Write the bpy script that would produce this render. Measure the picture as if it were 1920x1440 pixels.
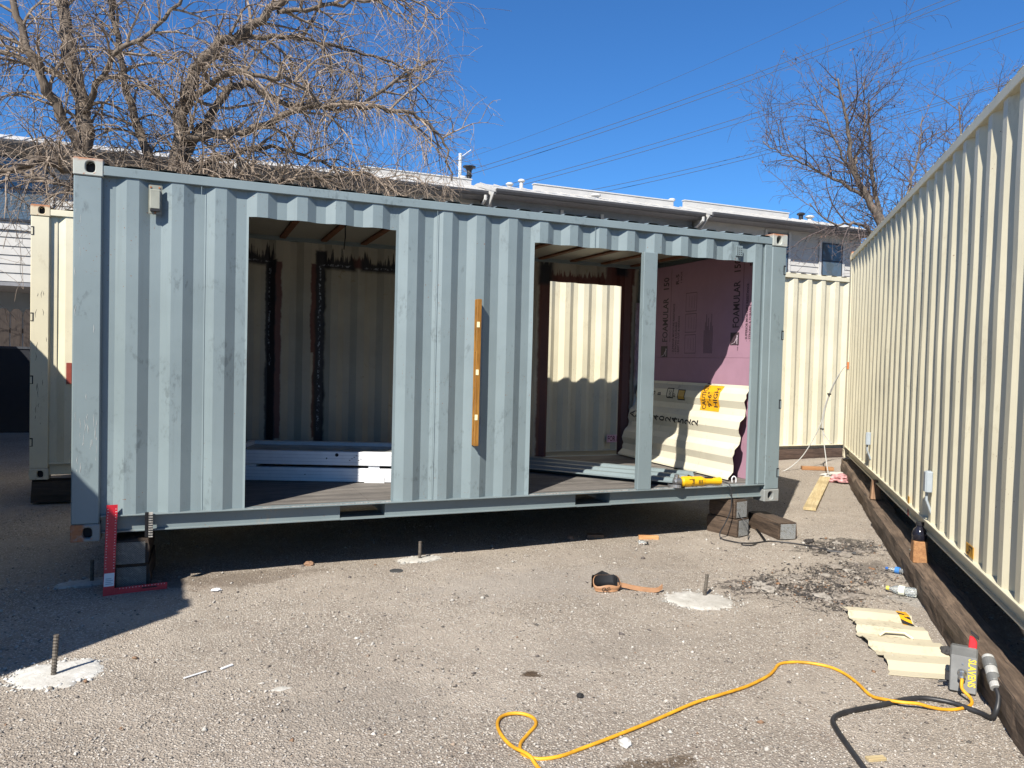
import bpy, bmesh, math, random
import numpy as np
from mathutils import Vector, Matrix, noise as mnoise

# ------------------------------------------------------------------ camera, sky, sun, exposure
for o in list(bpy.data.objects): bpy.data.objects.remove(o)
scene = bpy.context.scene
C = scene.collection
R = math.radians
SUN = Vector((0.80, 0.74, -1.0)).normalized()          # direction the sunlight travels

cam_d = bpy.data.cameras.new('camera'); cam = bpy.data.objects.new('camera', cam_d); C.objects.link(cam)
cam_d.sensor_width = 36.0; cam_d.lens = 36.0 * 1443.0 / 1920.0
cam_d.clip_start = 0.05; cam_d.clip_end = 3000
yaw, pitch, roll = -0.39653, -0.02959, 0.02530
_f = Vector((-math.sin(yaw) * math.cos(pitch), math.cos(yaw) * math.cos(pitch), math.sin(pitch)))
_r = Vector((math.cos(yaw), math.sin(yaw), 0)); _u = _r.cross(_f)
_r2 = math.cos(roll) * _r + math.sin(roll) * _u; _u2 = -math.sin(roll) * _r + math.cos(roll) * _u
cm = Matrix((_r2, _u2, -_f)).transposed().to_4x4(); cm.translation = Vector((0.732, -5.900, 1.6616))
cam.matrix_world = cm
scene.camera = cam

world = bpy.data.worlds.new('World'); scene.world = world; world.use_nodes = True
wn = world.node_tree.nodes; wl = world.node_tree.links
sky = wn.new('ShaderNodeTexSky'); sky.sky_type = 'NISHITA'; sky.sun_disc = False
sky.sun_elevation = math.asin(-SUN.z); sky.sun_rotation = math.atan2(-SUN.x, -SUN.y)
sky.altitude = 0; sky.air_density = 1.0; sky.dust_density = 0.0; sky.ozone_density = 10.0
bg = wn['Background']; bg.inputs['Strength'].default_value = 0.068
tint = wn.new('ShaderNodeMix'); tint.data_type = 'RGBA'; tint.blend_type = 'MULTIPLY'; tint.inputs[0].default_value = 1.0
tint.inputs[7].default_value = (.60, .95, 1.15, 1)      # deep winter blue, the same in every direction
wl.new(sky.outputs[0], tint.inputs[6]); wl.new(tint.outputs[2], bg.inputs['Color'])

sd = bpy.data.lights.new('sun', 'SUN'); sd.energy = 5.0; sd.angle = R(0.53); sd.color = (1.0, 0.95, 0.86)
so = bpy.data.objects.new('sun', sd); C.objects.link(so)
so.rotation_euler = SUN.to_track_quat('-Z', 'Y').to_euler(); so.location = (-8, -8, 12)

scene.view_settings.view_transform = 'Standard'; scene.view_settings.look = 'None'
scene.view_settings.exposure = 0.92; scene.view_settings.gamma = 1.0
scene.view_settings.use_curve_mapping = False
scene.render.resolution_x = 1024; scene.render.resolution_y = 768
scene.render.engine = 'CYCLES'
scene.cycles.max_bounces = 8; scene.cycles.diffuse_bounces = 4

rng = random.Random(7)
# ------------------------------------------------------------------ materials
class NT:
    def __init__(s, name):
        s.m = bpy.data.materials.new(name); s.m.use_nodes = True
        s.t = s.m.node_tree; s.n = s.t.nodes; s.l = s.t.links
        s.b = s.n['Principled BSDF']; s._tc = None
    def tc(s, k='Object'):
        if s._tc is None: s._tc = s.n.new('ShaderNodeTexCoord')
        return s._tc.outputs[k]
    def mapped(s, scale=(1, 1, 1), k='Object', loc=(0, 0, 0)):
        mp = s.n.new('ShaderNodeMapping'); mp.inputs['Scale'].default_value = scale; mp.inputs['Location'].default_value = loc
        s.l.new(s.tc(k), mp.inputs['Vector']); return mp.outputs[0]
    def noise(s, scale, detail=4, rough=.55, vec=None, dist=0):
        x = s.n.new('ShaderNodeTexNoise'); x.inputs['Scale'].default_value = scale
        x.inputs['Detail'].default_value = detail; x.inputs['Roughness'].default_value = rough
        x.inputs['Distortion'].default_value = dist
        s.l.new(vec if vec is not None else s.tc(), x.inputs['Vector']); return x.outputs['Fac']
    def voro(s, scale, feature='F1', out='Distance', vec=None, rand=1.0):
        x = s.n.new('ShaderNodeTexVoronoi'); x.feature = feature; x.inputs['Scale'].default_value = scale
        x.inputs['Randomness'].default_value = rand
        s.l.new(vec if vec is not None else s.tc(), x.inputs['Vector']); return x.outputs[out]
    def ramp(s, fac, lo, hi):
        x = s.n.new('ShaderNodeMapRange'); x.inputs['From Min'].default_value = lo; x.inputs['From Max'].default_value = hi
        x.interpolation_type = 'SMOOTHSTEP'
        s.l.new(fac, x.inputs['Value']); return x.outputs[0]
    def math(s, op, a, b=None, clamp=False):
        x = s.n.new('ShaderNodeMath'); x.operation = op; x.use_clamp = clamp
        for i, v in enumerate((a, b)):
            if v is None: continue
            if isinstance(v, (int, float)): x.inputs[i].default_value = v
            else: s.l.new(v, x.inputs[i])
        return x.outputs[0]
    def mix(s, fac, a, b):
        x = s.n.new('ShaderNodeMix'); x.data_type = 'RGBA'
        for k, v in ((0, fac), (6, a), (7, b)):
            if isinstance(v, (int, float)): x.inputs[k].default_value = v
            elif isinstance(v, tuple): x.inputs[k].default_value = (*v, 1) if len(v) == 3 else v
            else: s.l.new(v, x.inputs[k])
        return x.outputs[2]
    def sep(s, k='Object', vec=None):
        x = s.n.new('ShaderNodeSeparateXYZ'); s.l.new(vec if vec is not None else s.tc(k), x.inputs[0]); return x.outputs
    def color(s, c):
        if isinstance(c, tuple): s.b.inputs['Base Color'].default_value = (*c, 1)
        else: s.l.new(c, s.b.inputs['Base Color'])
    def rough(s, v):
        if isinstance(v, (int, float)): s.b.inputs['Roughness'].default_value = v
        else: s.l.new(v, s.b.inputs['Roughness'])
    def bump(s, h, strength=.3, dist=.01, prev=None):
        x = s.n.new('ShaderNodeBump'); x.inputs['Strength'].default_value = strength; x.inputs['Distance'].default_value = dist
        s.l.new(h, x.inputs['Height'])
        if prev is not None: s.l.new(prev, x.inputs['Normal'])
        s.l.new(x.outputs[0], s.b.inputs['Normal']); return x.outputs[0]

def simple(name, col, rough=.6, metal=0.0, var=.12, scale=9.0, bump=.08, bscale=60.0, spec=.4):
    t = NT(name)
    n = t.noise(scale, 5, .6)
    dark = tuple(c * (1 - var) for c in col); lite = tuple(min(1, c * (1 + var)) for c in col)
    t.color(t.mix(t.ramp(n, .3, .7), dark, lite)); t.rough(rough)
    t.b.inputs['Metallic'].default_value = metal
    t.b.inputs['Specular IOR Level'].default_value = spec
    if bump: t.bump(t.noise(bscale, 3), bump, .004)
    return t.m

def paint(name, col, dirt=(.12, .10, .08), rough=.42, streak=.35, scuff=.5, scuffcol=None, seed=0.0, grime_z=None):
    """weathered container paint: chalky variation, vertical streaks, scuffs, small chips"""
    t = NT(name)
    lo = t.noise(1.3, 5, .6, t.mapped((1, 1, 1), loc=(seed, 0, 0)))
    base = t.mix(t.ramp(lo, .3, .7), tuple(c * .92 for c in col), tuple(min(1, c * 1.06) for c in col))
    st = t.noise(1.0, 6, .65, t.mapped((22, 22, .7), loc=(seed, 3, 0)))
    base = t.mix(t.math('MULTIPLY', t.ramp(st, .56, .8), streak), base, tuple(c * .74 for c in col))
    sc = t.noise(3.2, 8, .72, t.mapped((1, 1, .8), loc=(seed + 5, 0, 2)), dist=.6)
    sc2 = t.noise(42, 3, .6, t.mapped((1, 1, .45), loc=(seed, 1, 2)))
    m = t.math('MULTIPLY', t.ramp(sc, .52, .64), t.ramp(sc2, .46, .62))
    base = t.mix(t.math('MULTIPLY', m, scuff), base, scuffcol or tuple(c * .62 for c in col))
    chip = t.math('MULTIPLY', t.ramp(t.noise(70, 2, .5), .70, .74), t.ramp(t.noise(2.1, 3, .5, t.mapped(loc=(seed, 9, 1))), .52, .62))
    base = t.mix(chip, base, (.16, .07, .035))
    t.color(base); t.rough(t.math('ADD', t.math('MULTIPLY', lo, .22), rough - .08))
    b1 = t.bump(t.noise(1.1, 3), .25, .03)
    t.bump(t.noise(240, 2), .10, .002, b1)
    return t.m

GREY = (.163, .204, .214)
BEIGE = (.555, .51, .375)
M = {}
M['grey'] = paint('grey_blue_container_paint', GREY, seed=1, scuff=.8, streak=.5)
M['greycast'] = None
M['beige'] = paint('cream_container_paint', BEIGE, seed=4, scuff=.45, streak=.45, scuffcol=(.40, .35, .24))
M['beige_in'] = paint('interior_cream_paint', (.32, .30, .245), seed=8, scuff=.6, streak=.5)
def cast_mat(name, col, rustamt, rust_x=None):
    t = NT(name)
    n = t.noise(9, 7, .7); z = t.sep()[2]
    edge = t.ramp(t.math('ADD', z, t.math('MULTIPLY', n, .09)), rustamt, rustamt + .035)
    spots = t.ramp(t.noise(26, 5, .7), .60, .68)
    rmask = t.math('MAXIMUM', edge, t.math('MULTIPLY', spots, .7))
    if rust_x is not None: rmask = t.math('MAXIMUM', rmask, t.math('MULTIPLY', t.ramp(t.math('ADD', t.sep()[0], t.math('MULTIPLY', n, .05)), rust_x + .02, rust_x - .01), t.ramp(n, .36, .52)))
    rust = t.mix(t.noise(60, 4), (.20, .065, .022), (.40, .16, .06))
    base = t.mix(t.noise(5, 4), tuple(c * .85 for c in col), tuple(c * 1.08 for c in col))
    t.color(t.mix(rmask, base, rust)); t.rough(.65); t.bump(n, .25, .006)
    return t.m
M['greycast'] = cast_mat('weathered_grey_casting', (.34, .355, .32), .135)
M['greycast_low'] = cast_mat('dusty_grey_casting', (.22, .23, .22), .33, .10)
M['beigecast'] = cast_mat('rusty_cream_casting', (.50, .43, .30), .125)
M['beigecast_low'] = cast_mat('cream_casting', (.50, .45, .34), .4)
M['dark'] = simple('hole_shade_black', (.012, .013, .016), .8, var=.3)  # near-black painted in for the shade inside holes, slots and pockets
M['rail'] = paint('grey_rail_paint', (.150, .184, .190), seed=12, scuff=.7, scuffcol=(.22, .20, .165))
M['rustbow'] = simple('red_oxide_roof_bow', (.16, .062, .026), .75, var=.35, scale=14)

def wood(name, a, b, axis=0, rough=.8, scale=7.0, bump=.5, crack=.0):
    t = NT(name); sc = [scale * 5] * 3; sc[axis] = scale * .35
    n = t.noise(1, 6, .65, t.mapped(tuple(sc)), dist=.5)
    n2 = t.noise(2.5, 4, .6)
    c = t.mix(t.ramp(n, .3, .7), a, b)
    c = t.mix(t.math('MULTIPLY', t.ramp(n2, .45, .7), .5), c, tuple(x * .6 for x in a))
    if crack:
        sc2 = [60] * 3; sc2[axis] = 2.6
        cr = t.ramp(t.noise(1, 3, .5, t.mapped(tuple(sc2))), .62, .68)
        c = t.mix(t.math('MULTIPLY', cr, crack), c, (.012, .009, .007))
    fine = t.noise(1, 4, .6, t.mapped(tuple(9 if i == axis else 150 for i in range(3)))); c = t.mix(t.math('MULTIPLY', t.ramp(fine, .42, .66), .45), c, tuple(x * .5 for x in a))
    t.color(c); t.rough(rough); t.bump(t.math('ADD', n, fine), bump, .006)
    return t.m
M['tie'] = wood('creosote_timber', (.066, .044, .029), (.175, .122, .082), crack=.8)
M['tie_block'] = wood('dark_brown_block_timber', (.040, .025, .016), (.105, .070, .046), crack=.8)
M['tie_dark'] = wood('dark_creosote_timber', (.022, .015, .011), (.055, .036, .025), crack=.6)
M['pine'] = wood('fresh_pine', (.37, .275, .135), (.52, .42, .24), scale=6, bump=.15)
M['oldwood'] = wood('orange_wood', (.24, .11, .042), (.38, .195, .08), scale=6, bump=.2)
M['ply'] = wood('worn_plywood_floor', (.078, .070, .063), (.195, .175, .155), scale=3.0, bump=.25, crack=.3)
M['levelwood'] = wood('amber_level_wood', (.20, .085, .014), (.33, .16, .03), axis=2, scale=7, bump=.06, rough=.35)
M['white_vinyl'] = simple('white_vinyl', (.62, .63, .65), .4, var=.04, bump=.03)
M['black'] = simple('black_rubber', (.014, .014, .016), .55, var=.2, bump=.05)
M['blackmetal'] = simple('black_steel', (.02, .02, .022), .4, metal=.6)
M['steel'] = simple('bare_steel', (.42, .42, .42), .35, metal=.9, var=.2)
M['red'] = simple('red_anodised', (.42, .012, .022), .35, var=.15, bump=.02)
M['redplastic'] = simple('red_plastic', (.48, .02, .025), .35)
M['yellow'] = simple('yellow_tool_plastic', (.62, .35, .008), .4, var=.05, bump=.05, bscale=200)
M['cordyellow'] = simple('yellow_orange_cord', (.56, .27, .016), .5, var=.25, scale=9)
M['cordblack'] = simple('black_cord', (.02, .02, .022), .45, var=.3)
M['cordgrey'] = simple('grey_cable', (.34, .335, .315), .5)
M['boxgrey'] = simple('grey_conduit_box', (.30, .335, .36), .4, var=.05)
M['pboxgrey'] = simple('dark_grey_power_box', (.12, .12, .115), .5, var=.2)
M['ink'] = simple('black_print', (.016, .015, .017), .6, bump=0)
M['inkpink'] = simple('dark_print_on_foam', (.05, .03, .04), .6, bump=0)
M['yellowink'] = simple('yellow_paint_lettering', (.62, .46, .03), .5, bump=0)
M['cautionyellow'] = simple('caution_yellow', (.62, .30, .010), .45, var=.06, bump=.02)
M['stickerwhite'] = simple('white_sticker', (.62, .62, .62), .45, var=.03, bump=0)
M['pink'] = simple('pink_foam', (.315, .18, .238), .75, var=.05, scale=4, bump=.05, bscale=90)
M['foil'] = simple('crumpled_foil', (.62, .66, .72), .28, metal=.95, var=.2, bump=1.0, bscale=35)
M['rebar'] = simple('weathered_rebar', (.105, .09, .074), .7, metal=.3, var=.35, scale=30)
M['leather'] = simple('tan_leather', (.31, .165, .085), .6, var=.15, scale=12, bump=.15)
M['rag'] = simple('red_white_rag', (.40, .20, .20), .8, var=.6, scale=18)
def concrete_mat(ca=(.34, .32, .28), cb=(.52, .50, .455)):
    t = NT('pale_concrete'); n = t.noise(6, 7, .7); n2 = t.noise(60, 4, .6)
    c = t.mix(t.ramp(n, .35, .7), ca, cb)
    c = t.mix(t.ramp(n2, .62, .70), c, (.16, .145, .13)); c = t.mix(t.math('MULTIPLY', t.ramp(t.noise(2.5, 5, .7), .48, .62), .45), c, (.26, .235, .20)); t.color(c); t.rough(.9); t.bump(n2, .6, .006); return t.m
M['concrete'] = concrete_mat()
M['concrete_white'] = concrete_mat((.40, .385, .35), (.58, .565, .53))
def plate_mat(nm='galvanised_nail_plate', mort=(.50, .52, .52, 1)):
    t = NT(nm)
    br = t.n.new('ShaderNodeTexBrick'); br.inputs['Scale'].default_value = 1.0
    br.inputs['Brick Width'].default_value = .016; br.inputs['Row Height'].default_value = .0075; br.inputs['Mortar Size'].default_value = .0016
    br.inputs['Color1'].default_value = (.035, .035, .035, 1); br.inputs['Color2'].default_value = (.06, .06, .06, 1); br.inputs['Mortar'].default_value = mort
    mp = t.n.new('ShaderNodeMapping'); mp.inputs['Rotation'].default_value = (R(90), 0, 0)
    t.l.new(t.tc(), mp.inputs[0]); t.l.new(mp.outputs[0], br.inputs['Vector'])
    c = t.mix(t.ramp(t.noise(30, 4), .45, .75), br.outputs['Color'], (.18, .17, .15)); t.color(c); t.rough(.5); t.b.inputs['Metallic'].default_value = .35
    return t.m
M['plate'] = plate_mat()
M['plate_shaded'] = plate_mat('shaded_nail_plate', (.17, .16, .145, 1))  # left stack's plates: their shade is put into a darker metal tone

# ------------------------------------------------------------------ mesh helpers
class MB:
    def __init__(s): s.v = []; s.f = []
    def add(s, vs, fs):
        o = len(s.v); s.v += [tuple(v) for v in vs]; s.f += [tuple(i + o for i in f) for f in fs]; return s
    def box(s, x0, y0, z0, x1, y1, z1):
        return s.add([(x0, y0, z0), (x1, y0, z0), (x1, y1, z0), (x0, y1, z0), (x0, y0, z1), (x1, y0, z1), (x1, y1, z1), (x0, y1, z1)],
                     [(3, 2, 1, 0), (4, 5, 6, 7), (0, 1, 5, 4), (1, 2, 6, 5), (2, 3, 7, 6), (3, 0, 4, 7)])
    def obox(s, c, ax, ay, az, hx, hy, hz):
        c = Vector(c); ax = Vector(ax).normalized() * hx; ay = Vector(ay).normalized() * hy; az = Vector(az).normalized() * hz
        P = [c + i * ax + j * ay + k * az for k in (-1, 1) for (i, j) in ((-1, -1), (1, -1), (1, 1), (-1, 1))]
        return s.add(P, [(3, 2, 1, 0), (4, 5, 6, 7), (0, 1, 5, 4), (1, 2, 6, 5), (2, 3, 7, 6), (3, 0, 4, 7)])
    def tube(s, pts, rad, n=8, caps=True):
        pts = [Vector(p) for p in pts]; m = len(pts); o = len(s.v)
        rad = [rad] * m if isinstance(rad, (int, float)) else rad
        prev = None
        for i in range(m):
            t = (pts[min(i + 1, m - 1)] - pts[max(i - 1, 0)]); t = t.normalized() if t.length > 1e-9 else Vector((0, 0, 1))
            if prev is None:
                a = Vector((0, 0, 1)) if abs(t.z) < .9 else Vector((1, 0, 0)); x = t.cross(a).normalized()
            else:
                x = (prev - t * prev.dot(t)); x = x.normalized() if x.length > 1e-6 else t.orthogonal().normalized()
            prev = x; y = t.cross(x)
            for k in range(n):
                a = 2 * math.pi * k / n; s.v.append(tuple(pts[i] + (x * math.cos(a) + y * math.sin(a)) * rad[i]))
        for i in range(m - 1):
            for k in range(n):
                a = o + i * n + k; b = o + i * n + (k + 1) % n; s.f.append((a, b, b + n, a + n))
        if caps: s.f.append(tuple(o + k for k in range(n))[::-1]); s.f.append(tuple(o + (m - 1) * n + k for k in range(n)))
        return s
    def lathe(s, prof, base, axis=(0, 0, 1), n=16):
        base = Vector(base); ax = Vector(axis).normalized(); x = ax.orthogonal().normalized(); y = ax.cross(x); o = len(s.v)
        for r, h in prof:
            for k in range(n):
                a = 2 * math.pi * k / n; s.v.append(tuple(base + ax * h + (x * math.cos(a) + y * math.sin(a)) * r))
        for i in range(len(prof) - 1):
            for k in range(n):
                a = o + i * n + k; b = o + i * n + (k + 1) % n; s.f.append((a, b, b + n, a + n))
        s.f.append(tuple(o + k for k in range(n))[::-1]); s.f.append(tuple(o + (len(prof) - 1) * n + k for k in range(n))); return s
    def prism(s, poly, fn0, fn1):
        n = len(poly); o = len(s.v); s.v += [tuple(fn0(*p)) for p in poly] + [tuple(fn1(*p)) for p in poly]
        s.f.append(tuple(o + i for i in range(n))[::-1]); s.f.append(tuple(o + n + i for i in range(n)))
        for i in range(n): j = (i + 1) % n; s.f.append((o + i, o + j, o + n + j, o + n + i))
        return s
    def build(s, name, mat, parent=None, loc=None, smooth=False, bevel=0, world=False, recalc=True):
        me = bpy.data.meshes.new(name); vs = s.v
        if world and parent is not None:
            inv = ROOTM[parent.name].inverted(); vs = [tuple(inv @ Vector(v)) for v in vs]
        if loc is not None: vs = [(v[0] - loc[0], v[1] - loc[1], v[2] - loc[2]) for v in vs]
        me.from_pydata(vs, [], s.f); me.update()
        if recalc or bevel:
            bm = bmesh.new(); bm.from_mesh(me)
            bmesh.ops.recalc_face_normals(bm, faces=bm.faces)
            if bevel: bmesh.ops.bevel(bm, geom=[e for e in bm.edges if e.is_manifold and e.calc_face_angle(0) > .6], offset=bevel, segments=1, affect='EDGES')
            bm.to_mesh(me); bm.free()
        o = bpy.data.objects.new(name, me); C.objects.link(o)
        me.materials.append(M[mat] if isinstance(mat, str) else mat)
        if parent is not None: o.parent = parent
        if loc is not None: o.location = loc
        if smooth:
            for p in me.polygons: p.use_smooth = True
        return o
ROOTM = {}
def thing(name, label, cat, loc=(0, 0, 0), rotz=0.0, group=None, rot=None):
    o = bpy.data.objects.new(name, None); C.objects.link(o); o.empty_display_size = .1
    o.location = loc; e = rot if rot is not None else (0, 0, rotz); o.rotation_euler = e
    from mathutils import Euler
    ROOTM[o.name] = Matrix.Translation(Vector(loc)) @ Euler(e).to_matrix().to_4x4()
    return tag(o, label, cat, group)
def tag(o, label=None, cat=None, group=None, kind=None):
    if label: o['label'] = label
    if cat: o['category'] = cat
    if group: o['group'] = group
    if kind: o['kind'] = kind
    return o
def copy_tree(o, parent=None):
    c = o.copy(); C.objects.link(c); c.parent = parent
    if o.name in ROOTM: ROOTM[c.name] = ROOTM[o.name].copy()
    for ch in list(o.children): copy_tree(ch, c)
    return c

def text_geo(txt, size, align='LEFT', squeeze=1.0, xs=1.0):
    cu = bpy.data.curves.new('t', 'FONT'); cu.body = txt; cu.offset = size * .02; cu.size = size; cu.align_x = align; cu.resolution_u = 2; cu.space_character = squeeze
    ob = bpy.data.objects.new('t', cu); C.objects.link(ob)
    dg = bpy.context.evaluated_depsgraph_get(); me = ob.evaluated_get(dg).to_mesh()
    vs = [(v.co.x * xs, v.co.y) for v in me.vertices]; fs = [tuple(p.vertices) for p in me.polygons]
    ob.evaluated_get(dg).to_mesh_clear(); bpy.data.objects.remove(ob); bpy.data.curves.remove(cu)
    return vs, fs
def add_text(mb, txt, size, org, xd, yd, align='LEFT', squeeze=1.0, xs=1.0):
    vs, fs = text_geo(txt, size, align, squeeze, xs); org = Vector(org); xd = Vector(xd); yd = Vector(yd)
    mb.add([org + xd * a + yd * b for a, b in vs], fs)
def gh(x, y):
    u = (x - 5) * .644 + (y + 2.8) * .765
    return min(.24, .2 * (max(u, 0.0) / 6.8) ** 1.6)
def catmull(pts, sub=8):
    P = [Vector(p) for p in pts]; P = [P[0] * 2 - P[1]] + P + [P[-1] * 2 - P[-2]]; out = []
    for i in range(1, len(P) - 2):
        for k in range(sub):
            t = k / sub; a, b, c, d = P[i - 1], P[i], P[i + 1], P[i + 2]
            out.append(.5 * ((2 * b) + (c - a) * t + (2 * a - 5 * b + 4 * c - d) * t * t + (3 * b - a - 3 * c + d) * t ** 3))
    out.append(P[-2]); return out
# ------------------------------------------------------------------ ground
def ground_mat():
    t = NT('gravelly_old_asphalt')
    big = t.noise(.55, 5, .6); mid = t.noise(3.0, 6, .65)
    c = t.mix(t.ramp(big, .35, .66), (.295, .251, .205), (.40, .345, .285))
    c = t.mix(t.math('MULTIPLY', t.ramp(mid, .48, .72), .5), c, (.235, .195, .158))
    red = t.noise(2.1, 4, .6, t.mapped(loc=(7, 3, 0)))
    c = t.mix(t.math('MULTIPLY', t.ramp(red, .58, .75), .45), c, (0.238, 0.175, 0.132))
    # small stones set in the surface: pale and dark grains, thinner where fine dust has settled
    gz = t.ramp(t.noise(1.1, 5, .65, t.mapped(loc=(2, 8, 0))), .34, .60)
    v = t.n.new('ShaderNodeTexVoronoi'); v.inputs['Scale'].default_value = 92; t.l.new(t.tc(), v.inputs['Vector'])
    cs = t.sep(vec=v.outputs['Color'])
    stone = t.ramp(v.outputs['Distance'], .60, .30)
    amt = t.math('ADD', t.math('MULTIPLY', gz, .65), .28)
    lite = t.math('MULTIPLY', t.math('MULTIPLY', t.ramp(cs[0], .50, .62), stone), amt); drk = t.math('MULTIPLY', t.math('MULTIPLY', t.ramp(cs[1], .66, .74), stone), amt)
    gap = t.math('MULTIPLY', t.math('SUBTRACT', 1.0, stone), t.math('MULTIPLY', amt, .55))
    c = t.mix(gap, c, (.165, .137, .110))
    c = t.mix(lite, c, (.56, .505, .43)); c = t.mix(t.math('MULTIPLY', drk, .7), c, (.11, .092, .077))
    v2 = t.n.new('ShaderNodeTexVoronoi'); v2.inputs['Scale'].default_value = 38; t.l.new(t.tc(), v2.inputs['Vector'])
    c2 = t.sep(vec=v2.outputs['Color']); s2 = t.math('MULTIPLY', t.ramp(v2.outputs['Distance'], .36, .2), t.ramp(c2[2], .82, .86))
    c = t.mix(s2, c, (.44, .40, .35))
    s3 = t.math('MULTIPLY', t.ramp(v2.outputs['Distance'], .34, .2), t.ramp(c2[0], .93, .95))
    c = t.mix(s3, c, (.05, .044, .04))
    xyz = t.sep()
    def blob(x, y, rx, ry, lo=.9, hi=.45, ns=7.0, amp=.7):
        dx = t.math('DIVIDE', t.math('SUBTRACT', xyz[0], x), rx); dy = t.math('DIVIDE', t.math('SUBTRACT', xyz[1], y), ry)
        d = t.math('SQRT', t.math('ADD', t.math('MULTIPLY', dx, dx), t.math('MULTIPLY', dy, dy)))
        n = t.noise(ns, 6, .7, t.mapped(loc=(x, y, 1)))
        return t.ramp(t.math('ADD', d, t.math('MULTIPLY', t.math('SUBTRACT', n, .5), amp * 4)), lo, hi)
    for (x, y, rx, ry, col, a) in ((.10, -1.40, .27, .235, (.46, .445, .41), .85), (2.5, .20, .24, .13, (.40, .385, .35), .7), (4.06, -1.44, .27, .22, (.40, .39, .36), .7), (.10, .30, .30, .15, (.36, .35, .33), .8), (2.42, -2.22, .07, .06, (0.056, 0.032, 0.015), .9), (2.22, -3.3, .22, .12, (0.079, 0.050, 0.026), .7), (2.5, -3.25, .25, .12, (0.073, 0.046, 0.023), .7),
                                   (4.75, -1.32, .42, .20, (0.036, 0.031, 0.028), .8), (5.1, -1.65, .34, .30, (0.026, 0.022, 0.020), .9), (6.25, -.62, .5, .34, (0.034, 0.030, 0.026), .8),
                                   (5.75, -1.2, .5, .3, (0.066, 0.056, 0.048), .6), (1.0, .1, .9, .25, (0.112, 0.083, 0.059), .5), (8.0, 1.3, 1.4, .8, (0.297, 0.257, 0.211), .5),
                                   (3.2, -.7, 1.3, .5, (0.304, 0.271, 0.238), .45), (1.5, -2.3, .6, .35, (.20, .175, .148), .3), (3.0, -2.0, .7, .3, (.22, .19, .16), .3), (5.55, -1.95, .22, .2, (0.330, 0.310, 0.277), .7)):
        c = t.mix(t.math('MULTIPLY', blob(x, y, rx, ry), a), c, col)
    # crazed cracks round the broken patch
    wv = t.n.new('ShaderNodeVectorMath'); wv.operation = 'ADD'; nz = t.n.new('ShaderNodeTexNoise'); nz.inputs['Scale'].default_value = 5; t.l.new(t.tc(), nz.inputs['Vector'])
    sc_ = t.n.new('ShaderNodeVectorMath'); sc_.operation = 'SCALE'; sc_.inputs['Scale'].default_value = .22; t.l.new(nz.outputs['Color'], sc_.inputs[0]); t.l.new(t.tc(), wv.inputs[0]); t.l.new(sc_.outputs[0], wv.inputs[1])
    crk = t.ramp(t.voro(3.6, 'DISTANCE_TO_EDGE', 'Distance', wv.outputs[0]), .030, .008)
    crk = t.math('MULTIPLY', crk, blob(5.1, -1.45, .85, .55, 1.0, .6)); c = t.mix(t.math('MULTIPLY', crk, .85), c, (.05, .042, .036))
    t.color(c); t.rough(.92); t.b.inputs['Specular IOR Level'].default_value = .25
    h = t.math('SUBTRACT', t.math('ADD', t.math('MULTIPLY', stone, .5), t.noise(26, 5, .7)), t.math('MULTIPLY', crk, 1.5))
    b = t.bump(h, .85, .014)
    return t.m
def axis_coords(a, b, step, far):
    xs = list(np.arange(a, b + 1e-6, step)); s = step; v = b; out = []
    while v < far: s *= 1.35; v += s; out.append(v)
    xs += out; s = step; v = a; out = []
    while v > -far: s *= 1.35; v -= s; out.append(v)
    return out[::-1] + xs
def make_ground():
    X = axis_coords(-2.5, 10.0, .05, 900); Y = axis_coords(-6.2, 4.5, .05, 900); nx, ny = len(X), len(Y)
    vs = []
    for y in Y:
        for x in X:
            z = gh(x, y)
            if -5 < x < 13 and -8 < y < 12:
                z += .010 * mnoise.noise((x * 1.3, y * 1.3, 0)) + .004 * mnoise.noise((x * 7, y * 7, 3))
                # broken, lifted asphalt beside the long sleepers
                k = math.exp(-(((x - 5.3) / .75) ** 2 + ((y + 1.35) / .42) ** 2)) + .8 * math.exp(-(((x - 6.3) / .45) ** 2 + ((y + .65) / .3) ** 2))
                if k > .02:
                    d1 = mnoise.cell((x * 6 + 3, y * 6, 5)); z += k * (.007 * d1 + .010 * mnoise.noise((x * 16, y * 16, 1)))
            vs.append((x, y, z))
    fs = [(j * nx + i, j * nx + i + 1, (j + 1) * nx + i + 1, (j + 1) * nx + i) for j in range(ny - 1) for i in range(nx - 1)]
    mb = MB(); mb.v = vs; mb.f = fs
    o = mb.build('ground', ground_mat(), smooth=True, recalc=False); tag(o, kind='structure')
make_ground()

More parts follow.
